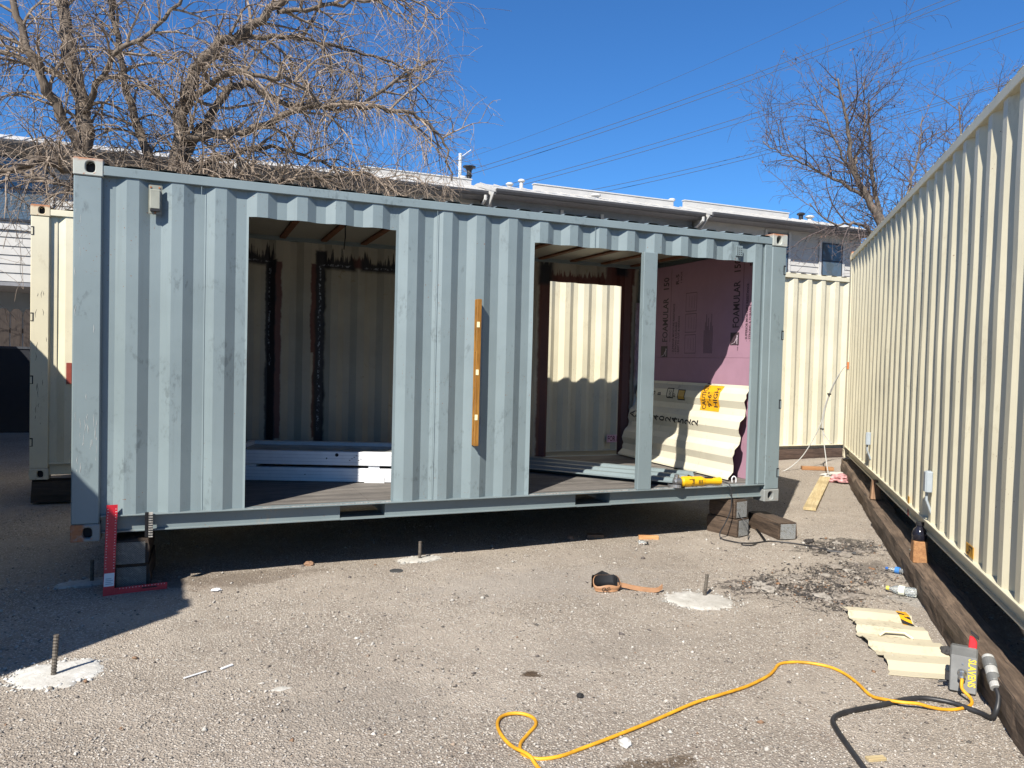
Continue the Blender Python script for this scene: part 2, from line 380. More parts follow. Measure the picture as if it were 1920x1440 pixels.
def stone_mat(name='loose_stone_colours'):
    t = NT(name); a = t.n.new('ShaderNodeAttribute'); a.attribute_name = 'col'
    c = t.mix(t.math('MULTIPLY', t.ramp(t.noise(80, 3), .4, .7), .35), a.outputs['Color'], (.10, .09, .08)); t.color(c); t.rough(.9); return t.m
def scatter_stones(name, pts, sizes, cols, seed, label=None):
    r = np.random.RandomState(seed); n = len(pts)
    base = np.array([(1, 0, 0), (-1, 0, 0), (0, 1, 0), (0, -1, 0), (0, 0, 1), (0, 0, -1)], float)
    fac = np.array([(0, 2, 4), (2, 1, 4), (1, 3, 4), (3, 0, 4), (2, 0, 5), (1, 2, 5), (3, 1, 5), (0, 3, 5)])
    V = np.repeat(base[None], n, 0) * (1 + .35 * r.uniform(-1, 1, (n, 6, 1))) + r.uniform(-.22, .22, (n, 6, 3))
    V[:, :, 2] *= .62
    ang = r.uniform(0, 6.28, n); c, s = np.cos(ang)[:, None], np.sin(ang)[:, None]
    st = r.uniform(.65, 1.35, (n, 1)); x = V[:, :, 0] * st; y = V[:, :, 1]
    V[:, :, 0], V[:, :, 1] = x * c - y * s, x * s + y * c
    V = V * sizes[:, None, None] + pts[:, None, :]
    F = (fac[None] + (np.arange(n) * 6)[:, None, None]).reshape(-1, 3)
    me = bpy.data.meshes.new(name); me.vertices.add(n * 6); me.vertices.foreach_set('co', V.reshape(-1))
    me.loops.add(F.size); me.loops.foreach_set('vertex_index', F.reshape(-1).astype(np.int32))
    me.polygons.add(len(F)); me.polygons.foreach_set('loop_start', (np.arange(len(F)) * 3).astype(np.int32)); me.polygons.foreach_set('loop_total', np.full(len(F), 3, np.int32))
    me.update(calc_edges=True); at = me.attributes.new('col', 'FLOAT_COLOR', 'POINT')
    cc = np.concatenate([np.repeat(cols[:, None, :], 6, 1), np.ones((n, 6, 1))], 2); at.data.foreach_set('color', cc.reshape(-1))
    o = bpy.data.objects.new(name, me); C.objects.link(o); me.materials.append(STONE); tag(o, label, 'gravel' if label else None, kind='stuff'); return o
STONE = stone_mat()
def make_gravel():
    r = np.random.RandomState(3); pts = []; sz = []
    pal = np.array([(0.370, 0.337, 0.297), (0.284, 0.251, 0.215), (0.178, 0.155, 0.135), (0.086, 0.076, 0.066), (0.436, 0.409, 0.370), (0.257, 0.195, 0.145), (0.218, 0.191, 0.165)])
    while len(pts) < 30000:
        # denser near the camera, within the seen wedge
        d = 2.2 + 8.5 * r.rand() ** 1.5; a = R(22.7) + R(40) * r.uniform(-1, 1)
        x = .73 + d * math.sin(a); y = -5.9 + d * math.cos(a)
        if y > 3.3 or (-.1 < y < 2.5 and 0 < x < 6.1 and r.rand() < .6): continue
        dens = .35 + .65 * (mnoise.noise((x * .9, y * .9, 4)) > -.15)
        if r.rand() > dens: continue
        s = r.lognormal(-5.28, .36); s = min(s, .014)
        pts.append((x, y, gh(x, y) + .010 * mnoise.noise((x * 1.3, y * 1.3, 0)) + s * .25)); sz.append(s)
    pts = np.array(pts); sz = np.array(sz)
    cols = pal[r.choice(len(pal), len(pts), p=[.30, .26, .13, .05, .11, .06, .09])] * r.uniform(.8, 1.2, (len(pts), 1))
    scatter_stones('gravel', pts, sz, cols, 5, 'loose fine gravel strewn over the worn asphalt yard')
make_gravel()
# ------------------------------------------------------------------ shipping containers
PITCH = .2825
def breaks(xa, xb, phase):
    """corrugation knots (x, 0..1 depth) between xa and xb; inner flats are centred on phase + k * PITCH"""
    k0 = int(math.floor((xa - phase) / PITCH)) - 1; kn = []
    for k in range(k0, int((xb - phase) / PITCH) + 3):
        c = phase + k * PITCH; kn += [(c - .103, 0), (c - .035, 1), (c + .035, 1), (c + .103, 0)]
    def ev(x):
        for (x0, d0), (x1, d1) in zip(kn, kn[1:]):
            if x0 <= x <= x1: return d0 + (d1 - d0) * (x - x0) / (x1 - x0)
        return 0
    return [(xa, ev(xa))] + [p for p in kn if xa + .004 < p[0] < xb - .004] + [(xb, ev(xb))]
def corr_wall(mb, xa, xb, za, zb, phase, y_out, depth=.036, t=.0035, wob=0.0, nz=1):
    """sheet in the x-z plane, outer flats at y_out, inner flats at y_out + depth"""
    kn = breaks(xa, xb, phase); n = len(kn); o = len(mb.v); zs = [za + (zb - za) * i / nz for i in range(nz + 1)]
    for s in (0, 1):
        for z in zs:
            for x, d in kn:
                w = wob * mnoise.noise((x * 2.1, z * 1.7, 5)) if wob else 0
                mb.v.append((x, y_out + d * depth + s * t + w, z))
    m = n * (nz + 1)
    for i in range(n - 1):
        for j in range(nz):
            a = o + j * n + i; mb.f.append((a, a + 1, a + 1 + n, a + n)); b = a + m; mb.f.append((b + n, b + 1 + n, b + 1, b))
        mb.f.append((o + i + 1, o + i, o + i + m, o + i + 1 + m)); a = o + nz * n + i; mb.f.append((a, a + 1, a + 1 + m, a + m))
    for i, fl in ((0, 0), (n - 1, 1)):
        for j in range(nz):
            a = o + j * n + i; q = (a, a + n, a + n + m, a + m); mb.f.append(q if not fl else q[::-1])
def hole_plate(mb, x0, x1, z0, z1, hx, hz, rw, rh, y, depth):
    """front plate at y with a stadium hole (centre hx, hz) sunk by depth"""
    n = 32; o = len(mb.v)
    for k in range(n):
        a = 2 * math.pi * k / n; c, s = math.cos(a), math.sin(a); m = max(abs(c) / 1, abs(s) / 1)
        mb.v.append(((x0 + x1) / 2 + (x1 - x0) / 2 * c / m, y, (z0 + z1) / 2 + (z1 - z0) / 2 * s / m))
    for dy in (0, depth):
        for k in range(n):
            a = 2 * math.pi * k / n; c, s = math.cos(a), math.sin(a); e = (abs(c) ** 3 + abs(s) ** 3) ** (-1 / 3)
            mb.v.append((hx + rw * c * e, y + dy, hz + rh * s * e))
    for k in range(n):
        j = (k + 1) % n; mb.f.append((o + k, o + j, o + n + j, o + n + k)); mb.f.append((o + n + k, o + n + j, o + 2 * n + j, o + 2 * n + k))
    # sides of the block behind the plate
    b = len(mb.v); D = .162 if y < 1 else -.162
    for k in range(n): v = mb.v[o + k]; mb.v.append((v[0], v[1] + D, v[2]))
    for k in range(n): j = (k + 1) % n; mb.f.append((o + j, o + k, b + k, b + j))
    mb.f.append(tuple(b + k for k in range(n)))
    return [(hx, hz, y + depth, rw, rh)]
def container(label, L, H, loc, rotz, paintm, castm, castlow, inner, phase=.498, segs=None, tilt=0.0, W=2.438, back=None, detail=True, group=None, ribs=True, rail=None, name='shipping_container'):
    root = thing(name, label, 'container', loc, rot=(0, -tilt, rotz), group=group)
    zt = H - .106; rl = rail or paintm                    # underside of the top rail
    # corner posts
    for (x0, x1, y0, y1) in ((0, .172, .004, .10), (L - .172, L, .004, .10), (0.004, .168, W - .10, W - .004), (L - .168, L - .004, W - .10, W - .004)):
        MB().box(x0, y0, .118, x1, y1, H - .118).build('corner_post', paintm, root, bevel=.008)
    # corner castings with their oval holes
    for zi, (z0, z1) in enumerate(((0, .118), (H - .118, H))):
        for xi in (0, 1):
            x0, x1 = (-.003, .178) if xi == 0 else (L - .178, L + .003)
            mb = MB(); hx = (x0 + x1) / 2 + (.012 if xi == 0 else -.012)
            hole_plate(mb, x0, x1, z0, z1, hx, (z0 + z1) / 2, .029, .037, -.003, .05)
            mb.v = [(v[0], v[1], v[2] - z0) for v in mb.v]
            o = mb.build('corner_casting', castm if zi else castlow, root, bevel=.006 if detail else 0); o.location = (0, 0, z0)
            MB().box(hx - .033, .046, (z0 + z1) / 2 - .041, hx + .033, .049, (z0 + z1) / 2 + .041).build('casting_hole', 'dark', root)
            y0 = W - .162
            mb = MB().box(x0, y0, 0, x1, W + .003, z1 - z0); o = mb.build('corner_casting', castm if zi else castlow, root, bevel=.01); o.location = (0, 0, z0)
    # top rails and headers
    MB().box(.178, 0.0, zt, L - .178, .06, H - .041).build('top_rail', paintm, root, bevel=.004)
    MB().box(.178, W - .06, zt, L - .178, W, H - .041).build('top_rail', paintm, root, bevel=.004)
    for x0, x1 in ((.01, .07), (L - .07, L - .01)): MB().box(x0, .162, H - .16, x1, W - .162, H - .04).build('end_header', paintm, root)
    # roof sheet with cross corrugations
    mb = MB(); xs = []; x = .09
    while x < L - .1:
        xs += [(x, 0), (x + .02, 1), (x + .11, 1), (x + .13, 0)]; x += .209
    xs.append((L - .08, 0)); n = len(xs)
    for y, tp in ((.012, 0), (.10, 1), (W - .10, 1), (W - .012, 0)):
        for x, d in xs: mb.v.append((x, y, H - .041 + .004 + d * (.021 if tp else .013)))
    for j in range(3):
        for i in range(n - 1): a = j * n + i; mb.f.append((a, a + 1, a + 1 + n, a + n))
    mb.build('roof', paintm, root, recalc=False)
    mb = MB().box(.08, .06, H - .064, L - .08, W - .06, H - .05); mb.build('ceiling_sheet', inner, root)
    # end walls (corrugated across the width)
    for xe in (.10, L - .10):
        mb = MB(); corr_wall(mb, .11, W - .11, .16, H - .12, .3, 0, depth=.04 if xe < 1 else .03)
        mb.v = [(xe - .05 + y if xe < 1 else xe + .06 - y, x, z) for x, y, z in mb.v]
        mb.build('end_wall', paintm, root)
    return root
def bottom_rail(root, L, W, mat, pockets=(), y_back=True):
    """channel rail: top flange, recessed web, lower flange; fork pockets leave gaps in the web"""
    xs = [.178]
    for a, b in pockets: xs += [a, b]
    xs.append(L - .178)
    for i in range(0, len(xs), 2):
        a, b = xs[i], xs[i + 1]
        MB().box(a, .060, .058, b, .066, .163).build('bottom_rail', mat, root)
        MB().box(a, .034, .045, b, .066, .058).build('rail_flange', mat, root, bevel=.003)
    MB().box(.178, -.002, .163, L - .178, .09, .1735).build('rail_cap', mat, root, bevel=.002)
    for a, b in pockets:
        MB().box(a + .0005, .034, .045, b - .0005, .30, .0575).build('pocket_strap', mat, root)
        MB().box(a - .004, .067, .058, a, 1.2, .162).build('pocket_side', mat, root); MB().box(b, .067, .058, b + .004, 1.2, .162).build('pocket_side', mat, root)
        MB().box(a, 1.15, .058, b, 1.16, .162).build('pocket_back', 'dark', root)
    if y_back: MB().box(.178, W - .09, .045, L - .178, W - .002, .1735).build('bottom_rail', mat, root)

# ---- the grey-blue container that is being cut open
ZC = .36; GL = 6.058; GH = 2.591; GW = 2.438
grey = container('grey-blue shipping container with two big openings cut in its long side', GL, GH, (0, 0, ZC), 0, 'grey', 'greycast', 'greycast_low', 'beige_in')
bottom_rail(grey, GL, GW, M['rail'], ((1.813, 2.165), (3.856, 4.203)))
ZW0, ZW1 = .1737, GH - .106
PH = .498
def seg(x0, x1, z0, z1, nm='side_panel', m='grey', nz=1, wob=0.0):
    mb = MB(); corr_wall(mb, x0, x1, z0, z1, PH, .010, wob=wob, nz=nz); return mb.build(nm, m, grey)
seg(.236, 1.113, ZW0, ZW1, nz=10, wob=.004)
MB().box(.172, .050, ZW0, .2395, .056, ZW1).build('corner_web', 'grey', grey)
seg(1.1132, 2.2068, 2.302, ZW1, 'panel_above_opening')
seg(2.207, 3.390, ZW0, ZW1, nz=10, wob=.004)
seg(3.3902, 5.6698, 2.302, ZW1, 'panel_above_opening')
seg(5.670, 5.80, ZW0, ZW1, nz=1)
MB().box(5.80, .006, ZW0, 5.886, .05, ZW1).build('corner_web', 'grey', grey, bevel=.006)
# weld seams: narrow upright beads between sheets
for x in (.792, 2.53, 3.95): MB().box(x - .002, .0085, ZW0 + (2.13 if x > 3.5 else (0.0 if x > 2 else 0)), x + .002, .0105, ZW1).build('weld_seam', 'grey', grey)
# the upright left standing in the wide opening
MB().box(4.452, .004, .1737, 4.592, .060, 2.304).build('standing_upright', 'grey', grey, bevel=.003)
# torn lips along the cut sills
mb = MB()
for x0, x1 in ((1.13, 2.20), (3.40, 4.44), (4.60, 5.66)):
    x = x0
    while x < x1 - .02:
        w = rng.uniform(.02, .09); h = rng.uniform(.001, .006); mb.box(x, rng.uniform(-.004, .004), .1737, min(x + w, x1), rng.uniform(.012, .03), .174 + h); x += w + rng.uniform(.0, .02)
tag(mb.build('cut_sill_burr', simple('ground_bright_steel', (.40, .385, .36), .45, metal=.4, var=.3, scale=40), grey), kind='stuff')
# lashing slots on the corner posts, near-black plates drawn as shaded recesses
def lashing(root, x, z, side, y=.004):
    w = .028 * side
    MB().box(min(x, x - w), y - .0026, z - .045, max(x, x - w), y - .0002, z + .045).build('lashing_slot', 'dark', root)
    MB().box(min(x, x - w * .62), y - .0048, z - .038, max(x, x - w * .62), y - .0028, z + .032).build('lashing_bar', 'grey' if root is grey else 'beige', root)
for z in (.28, .95, 1.62, 2.25): lashing(grey, GL - .003, z, 1)
# pale scratches and chips on the left corner post
scr = simple('pale_scratch', (.42, .42, .40), .6, bump=0)
for i in range(26):
    x = rng.uniform(.015, .155); z = rng.choice((rng.uniform(.45, .85), rng.uniform(.45, .85), rng.uniform(.3, 2.4))); h = rng.uniform(.015, .09)
    MB().tube([(x, .0035, z), (x + rng.uniform(-.006, .006), .0035, z + h * .5), (x + rng.uniform(-.008, .008), .0035, z + h)], [.0005, rng.uniform(.0009, .0026), .0005], 4).build('scratch', scr, grey)
# vent box and small perforated vent
MB().box(.452, -.004, 2.252, .540, .002, 2.456).build('vent_plate', simple('olive_grey_vent', (.21, .215, .18), .5), grey, bevel=.006)
MB().box(.463, -.032, 2.285, .530, -.0045, 2.42).build('vent_hood', simple('olive_vent_hood', (.235, .24, .20), .5), grey, bevel=.006)
MB().box(.466, -.028, 2.272, .527, -.0045, 2.2845).build('vent_mouth', 'dark', grey)
for dx, dz in ((.468, 2.437), (.522, 2.437), (.497, 2.264)): MB().lathe([(.007, 0), (.006, .005)], (dx, -.0042, dz), (0, -1, 0), 8).build('vent_screw', 'greycast', grey)
MB().box(5.452, -.001, 2.345, 5.528, .0095, 2.442).build('small_vent', 'grey', grey, bevel=.002)
for i in range(3):
    for j in range(4): MB().box(5.464 + i * .022, -.0025, 2.358 + j * .019, 5.472 + i * .022, -.0012, 2.366 + j * .019).build('vent_hole', 'dark', grey)

# back wall with torch scorch marks, red primer and a door-sized hole
def scorch_mat():
    t = NT('torched_interior_wall')
    xyz = t.sep(); x, z = xyz[0], xyz[2]
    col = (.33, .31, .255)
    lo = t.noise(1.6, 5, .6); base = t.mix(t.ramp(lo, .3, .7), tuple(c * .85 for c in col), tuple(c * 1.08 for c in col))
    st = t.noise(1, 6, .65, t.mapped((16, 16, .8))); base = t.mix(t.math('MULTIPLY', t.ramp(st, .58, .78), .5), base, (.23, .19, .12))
    sm = t.math('MULTIPLY', t.ramp(t.noise(6, 7, .75, dist=.8), .60, .68), t.ramp(t.noise(1.8, 3), .5, .6)); base = t.mix(t.math('MULTIPLY', sm, .7), base, (.20, .17, .09))
    nf = t.noise(14, 5, .7); nl = t.noise(5, 4, .6)
    wob = t.math('MULTIPLY', t.math('SUBTRACT', nl, .5), .05)
    def rect(x0, x1, z0, z1, soft, up=0.0):
        xc, hw, zc, hh = (x0 + x1) / 2, (x1 - x0) / 2, (z0 + z1) / 2, (z1 - z0) / 2
        dx = t.math('SUBTRACT', t.math('ABSOLUTE', t.math('SUBTRACT', t.math('ADD', x, wob), xc)), hw)
        zz = t.math('SUBTRACT', z, zc); dz = t.math('SUBTRACT', t.math('ABSOLUTE', zz), hh)
        if up:      # flame licks climb above the cut only
            upw = t.ramp(zz, -.005, .02); fl = t.noise(1, 4, .7, t.mapped((34, 34, 2.2))); dz = t.math('SUBTRACT', dz, t.math('MULTIPLY', t.math('MULTIPLY', t.ramp(fl, .40, .72), up), upw))
        d = t.math('ADD', t.math('MAXIMUM', dx, dz), t.math('MULTIPLY', t.math('SUBTRACT', nf, .5), .03))
        return t.ramp(d, soft, 0.0)
    def mx(*a):
        r = a[0]
        for q in a[1:]: r = t.math('MAXIMUM', r, q)
        return r
    ZO = -ZC
    red = mx(rect(1.53, 1.585, .45, 2.26, .02), rect(1.90, 1.955, 1.35, 2.26, .02), rect(1.93, 2.0, .45, 1.4, .02), rect(4.55, 4.66, .15, 2.3, .035), rect(5.655, 5.78, .15, 2.30, .03), rect(4.6, 5.72, 2.262, 2.32, .03, .10), rect(5.45, 5.80, 2.3, 2.52, .04), rect(2.33, 2.45, 2.27, 2.32, .04, .08))
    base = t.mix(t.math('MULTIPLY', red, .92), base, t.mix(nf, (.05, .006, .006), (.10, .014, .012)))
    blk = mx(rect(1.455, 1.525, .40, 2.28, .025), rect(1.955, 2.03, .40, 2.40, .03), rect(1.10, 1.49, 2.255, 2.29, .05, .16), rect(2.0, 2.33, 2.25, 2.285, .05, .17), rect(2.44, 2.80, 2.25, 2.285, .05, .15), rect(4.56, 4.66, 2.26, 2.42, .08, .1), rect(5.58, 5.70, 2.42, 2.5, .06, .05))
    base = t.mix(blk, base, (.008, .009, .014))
    core = mx(rect(1.478, 1.486, 1.2, 2.2, .006), rect(1.985, 1.997, .5, 2.26, .010), rect(2.02, 2.32, 2.262, 2.272, .010), rect(2.46, 2.78, 2.258, 2.268, .010), rect(1.12, 1.47, 2.266, 2.274, .008))
    base = t.mix(t.math('MULTIPLY', core, t.ramp(t.noise(40, 4, .7), .50, .62)), base, (.30, .33, .38))
    t.color(base); t.rough(.6); t.bump(t.noise(1.5, 3), .2, .02); return t.m
M['scorch'] = scorch_mat()
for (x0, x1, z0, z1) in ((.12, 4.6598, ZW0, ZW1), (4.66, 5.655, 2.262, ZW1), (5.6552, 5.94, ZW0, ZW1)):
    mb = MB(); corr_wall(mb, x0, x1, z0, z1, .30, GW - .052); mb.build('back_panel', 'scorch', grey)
# welded door frame round the hole in the back wall
# plywood floor boards and steel cross members
for i in range(6):
    xa = .08 + i * .983; MB().box(xa, .0905, .150, xa + .980, GW - .09, .1745).build('floor_board', 'ply', grey)
for i in range(13):
    xa = .3 + i * .45
    if any(a - .08 < xa < b + .04 for a, b in ((1.813, 2.165), (3.856, 4.203))): continue
    MB().box(xa, .082, .05, xa + .045, GW - .09, .149).build('cross_member', 'rail', grey)
for i in range(14): MB().box(.31 + i * .418, .065, GH - .085, .37 + i * .418, GW - .065, GH - .066).build('roof_bow', 'rustbow', grey)
MB().tube([(2.02, 1.2, 2.52), (2.024, 1.21, 2.40), (2.012, 1.2, 2.28)], .006, 5).build('hanging_wire', 'black', grey)

# ---- cream containers round the yard, two of them unseen shadow casters
def closed_container(label, L, loc, rotz, tilt=0.0, H=2.896, phase=.498, group='cream shipping containers round the yard', pockets=()):
    c = container(label, L, H, loc, rotz, 'beige', 'beigecast', 'beigecast_low', 'beige_in', tilt=tilt, group=group)
    bottom_rail(c, L, 2.438, M['beige'], pockets)
    mb = MB(); corr_wall(mb, .236, L - .236, .1737, H - .106, phase, .012, depth=.042, wob=.006, nz=12); mb.build('side_panel', 'beige', c)
    for x0, x1 in ((.172, .239), (L - .239, L - .172)): MB().box(x0, .046, .1737, x1, .052, H - .106).build('corner_web', 'beige', c)
    mb = MB(); corr_wall(mb, .178, L - .178, .1737, H - .106, phase, 2.438 - .05); mb.build('side_panel', 'beige', c)
    return c
backc = closed_container('long cream shipping container standing behind the grey-blue one', 12.192, (-.82, 3.5, .28), 0)
for z in (.40, 1.06, 1.72, 2.62): lashing(backc, .003, z, -1)
rightc = closed_container('long cream shipping container on timber sleepers with two grey electrical boxes', 9.125, (9.365, 2.401, .418), math.atan2(-math.sin(.871), -math.cos(.871)), tilt=-.006, phase=.39, pockets=())
left_caster = closed_container('unseen short cream container added to throw the left shadow, end door ajar', 6.058, (-1.60, -2.66, .36), R(91.5), H=2.591)  # out of view, added to cast the shadow on the left of the yard
far_caster = closed_container('unseen cream container added beyond the short one to shade the back left ground', 6.058, (-3.05, 3.75, .40), R(90), H=2.591)  # out of view, added to keep the back left ground in shade
# end door of the unseen left container, angled to shape its cast shadow
_dl = ROOTM[left_caster.name].inverted()
def door_leaf():
    mb = MB(); ax = Vector((-.896, -.444, 0)); ay = Vector((.444, -.896, 0)); o0 = Vector((-1.62, -2.69, .36))
    kn = breaks(0, 1.15, .1)
    for z0, z1 in ((.14, 2.50),):
        for s in (0, .004):
            for z in (z0, z1):
                for x, d in kn: mb.v.append(tuple(o0 + ax * x + ay * (.03 * d + s) + Vector((0, 0, z))))
    n = len(kn)
    for i in range(n - 1): mb.f += [(i, i + 1, i + 1 + n, i + n), (2 * n + i, 3 * n + i, 3 * n + i + 1, 2 * n + i + 1)]
    d = mb.build('door', 'beige', left_caster, world=True)
    mb = MB()
    for p, q in (((0, .14), (1.15, .20)), ((0, 2.46), (1.15, 2.52)), ((0, .14), (.05, 2.52)), ((1.10, .14), (1.15, 2.52))):
        c = o0 + ax * (p[0] + q[0]) / 2 + ay * .016 + Vector((0, 0, (p[1] + q[1]) / 2)); mb.obox(c, ax, ay, (0, 0, 1), (q[0] - p[0]) / 2, .026, (q[1] - p[1]) / 2)
    mb.build('door_frame', 'beige', left_caster, world=True)
    for x in (.3, .8):
        MB().tube([o0 + ax * x - ay * .03 + Vector((0, 0, .2)), o0 + ax * x - ay * .03 + Vector((0, 0, 2.46))], .016, 8).build('locking_bar', 'beigecast_low', left_caster, world=True)
door_leaf()
MB().box(.10, .02, .14, .14, 2.42, 2.50).build('inner_bulkhead', 'beige', left_caster)

# lettering and marks on the cream containers
mb = MB(); add_text(mb, 'FOR EXPORT', .105, (6.965 + .0, .0088, .295), (1, 0, 0), (0, 0, 1), xs=.62)
mb.build('lettering', simple('purple_print', (.16, .03, .07), .5, bump=0), backc)
MB().box(6.955, .009, .278, 7.41, .0096, .385).build('label_sticker', simple('pink_sticker', (.62, .40, .46), .5, bump=0), backc)
MB().box(.335, -.008, 1.02, .385, .009, 1.245).build('marker_plate', simple('red_brown_tape', (.22, .045, .03), .5), backc)
for i in range(16):
    x = rng.uniform(.05, .15); z = rng.uniform(.55, 2.1); h = rng.uniform(.02, .10)
    MB().tube([(x, .0035, z), (x + rng.uniform(-.008, .008), .0035, z + h * .5), (x + rng.uniform(-.01, .01), .0035, z + h)], [.0008, .0022, .0006], 4).build('scrape', 'ink', backc)
def rbox(x, z, w, h):
    b = MB().box(x, -.035, z, x + w, .009, z + h).build('electrical_box', 'boxgrey', rightc, bevel=.006)
    MB().box(x + .006, -.041, z + .006, x + w - .006, -.0355, z + h - .006).build('box_cover', 'boxgrey', b)
    MB().tube([(x + w * .35, -.02, z), (x + w * .35, -.02, z - .06), (x + w * .2, .02, z - .16)], .010, 6).build('cable', 'boxgrey', b)
rbox(2.55, .43, .06, .14); rbox(5.63, .40, .07, .155)
MB().box(4.805, .0072, .18, 4.875, .0094, .235).build('yellow_label', 'cautionyellow', rightc)
MB().box(4.815, .0070, .075, 4.87, .0092, .13).build('primer_patch', simple('maroon_primer', (.16, .03, .03), .6), rightc)
MB().box(6.655, .0072, .19, 6.82, .0094, .26).build('yellow_label', 'cautionyellow', rightc)
mb = MB(); add_text(mb, 'LIFT', .075, (6.675, .0062, .202), (1, 0, 0), (0, 0, 1), xs=.9); mb.build('lettering', 'ink', rightc)
# ------------------------------------------------------------------ insulation and cut panels inside the grey container
F0 = ZC + .1745                    # floor level
XW = 5.90
def foam(z0, z1, label):
    o = thing('foam_board', label, 'foam board', (XW, 1.2, z0), group='pink foam boards on the end wall')
    MB().box(XW, .115, z0, XW + .05, 2.33, z1).build('board', 'pink', o, world=True, bevel=.002); return o
f_low = foam(F0 + .001, 1.752, 'lower pink foam board on the end wall, half hidden by the leaning panel')
f_up = foam(1.7535, 2.82, 'upper pink foam board printed with black lettering on the end wall')
XT = XW - .0016; U = (0, 0, 1); Lf = (0, 1, 0)
for (yb, z0, s) in ((1.752, 1.93, 1.0), (.480, 2.06, .93)):
    mb = MB(); add_text(mb, 'FOAMULAR', .150 * s, (XT, yb, z0), U, Lf, xs=.66); add_text(mb, '150', .150 * s, (XT, yb, z0 + .60 * s), U, Lf, xs=.72)
    mb.box(XT - .0002, yb - .055, z0 + .0, XT, yb - .050, z0 + .86 * s)
    mb.box(XT - .0003, yb - .01, z0 - .175, XT, yb + .125, z0 - .045)
    add_text(mb, 'R-5', .085, (XT, yb - .20, z0 + .66 * s), U, Lf); add_text(mb, '1 INCH', .04, (XT, yb - .26, z0 + .67 * s), U, Lf)
    for k, tx in enumerate(('- SUPERIOR MOISTURE RESISTANCE', '- STRONG & DURABLE', '- EASY TO CUT & HANDLE')):
        add_text(mb, tx, .046, (XT, yb - .135 - k * .052, z0 - .14), U, Lf, xs=.80)
    add_text(mb, 'FOIL TAPE JOINTS', .02, (XT, yb - .0, 1.83), U, Lf); mb.build('lettering', 'inkpink', f_up, world=True)
mb = MB()
for k in range(3):
    z0 = 1.80 + k * .235
    for (a, b, c, d) in ((1.40, z0, 1.404, z0 + .21), (1.20, z0, 1.204, z0 + .21), (1.204, z0, 1.40, z0 + .005), (1.204, z0 + .205, 1.40, z0 + .21)): mb.box(XT - .0002, a, b, XT, c, d)
    for q in range(3): mb.box(XT - .0002, 1.24 + q * .05, z0 + .03 + .01 * q, XT, 1.2425 + q * .05, z0 + .17)
for q in range(9): mb.box(XT - .0002, 1.05 - q * .018, 1.80, XT, 1.056 - q * .018, 1.80 + .25 + .22 * ((q * 37) % 5) / 5)
mb.build('print_panel', 'inkpink', f_up, world=True)
LOGO = simple('pale_logo', (.55, .45, .50), .6, bump=0)
for (yb, z0) in ((1.752, 1.93), (.480, 2.06)):
    mb = MB()
    mb.tube([(XT - .001, yb + .11, z0 - .165), (XT - .001, yb + .06, z0 - .15), (XT - .001, yb + .01, z0 - .08)], .0035, 4)
    add_text(mb, 'OWENS', .026, (XT - .0006, yb + .012, z0 - .165), U, Lf)
    mb.build('logo_line', LOGO, f_up, world=True)
s = MB(); s.box(5.805, 2.300, F0 + .001, 5.872, 2.325, 2.42); tag(s.build('foil_strip', 'foil', loc=(5.84, 2.31, F0 + .001)), 'tall foil faced insulation strip in the corner behind the leaning panel', 'insulation')

def panel_map(org, ax, ay, an, depth=.036, phase=.1):
    """surface map: u along the folds, v across them"""
    def dep(v):
        k = (v - phase) / PITCH; c = abs((k - round(k)) * PITCH)
        return 1.0 if c < .035 else max(0.0, 1 - (c - .035) / .068)
    return lambda u, v, off=0.0: org + ax * u + ay * v + an * (off - depth * dep(v))
def folds(v0, v1, phase):
    out = [v0]; k = math.floor((v0 - phase) / PITCH) - 1
    while True:
        c = phase + k * PITCH
        for d in (-.103, -.035, .035, .103):
            if v0 + .003 < c + d < v1 - .003: out.append(c + d)
        if c > v1 + .3: break
        k += 1
    return out + [v1]
def sheet(mb, mp, vs, u0fn, u1fn, t=.004, nu=6):
    """folded sheet; u edges may be ragged"""
    n = nu + 1
    o = len(mb.v)
    for off in (0, -t):
        for v in vs:
            a, b = u0fn(v), u1fn(v)
            for i in range(n): mb.v.append(tuple(mp(a + (b - a) * i / nu, v, off)))
    m = n * len(vs)
    for j in range(len(vs) - 1):
        for i in range(nu):
            a = o + j * n + i; mb.f += [(a, a + 1, a + 1 + n, a + n), (a + m + n, a + m + n + 1, a + m + 1, a + m)]
        for i in (0, nu):
            a = o + j * n + i; mb.f.append((a, a + n, a + n + m, a + m))
    for j in (0, len(vs) - 1):
        for i in range(nu): a = o + j * n + i; mb.f.append((a, a + 1, a + 1 + m, a + m))
def conform_text(txt, size, mp, u, v, su, sv, fold, off=.0022, xs=1.0):
    """letters turned a quarter: text x runs up the panel (v), text up runs to +u; cut along the folds so they follow them"""
    vs, fs = text_geo(txt, size, 'LEFT', 1.0, xs)
    bm = bmesh.new(); bv = [bm.verts.new((a, b, 0)) for a, b in vs]
    for f in fs:
        try: bm.faces.new([bv[i] for i in f])
        except ValueError: pass
    for c in fold:
        bmesh.ops.bisect_plane(bm, geom=bm.verts[:] + bm.edges[:] + bm.faces[:], plane_co=((c - v) / sv, 0, 0), plane_no=(1, 0, 0))
    bm.verts.ensure_lookup_table(); bm.verts.index_update()
    V = [mp(u + su * p.co.y, v + sv * p.co.x, off) for p in bm.verts]; Fc = [tuple(q.index for q in f.verts) for f in bm.faces]; bm.free()
    return V, Fc
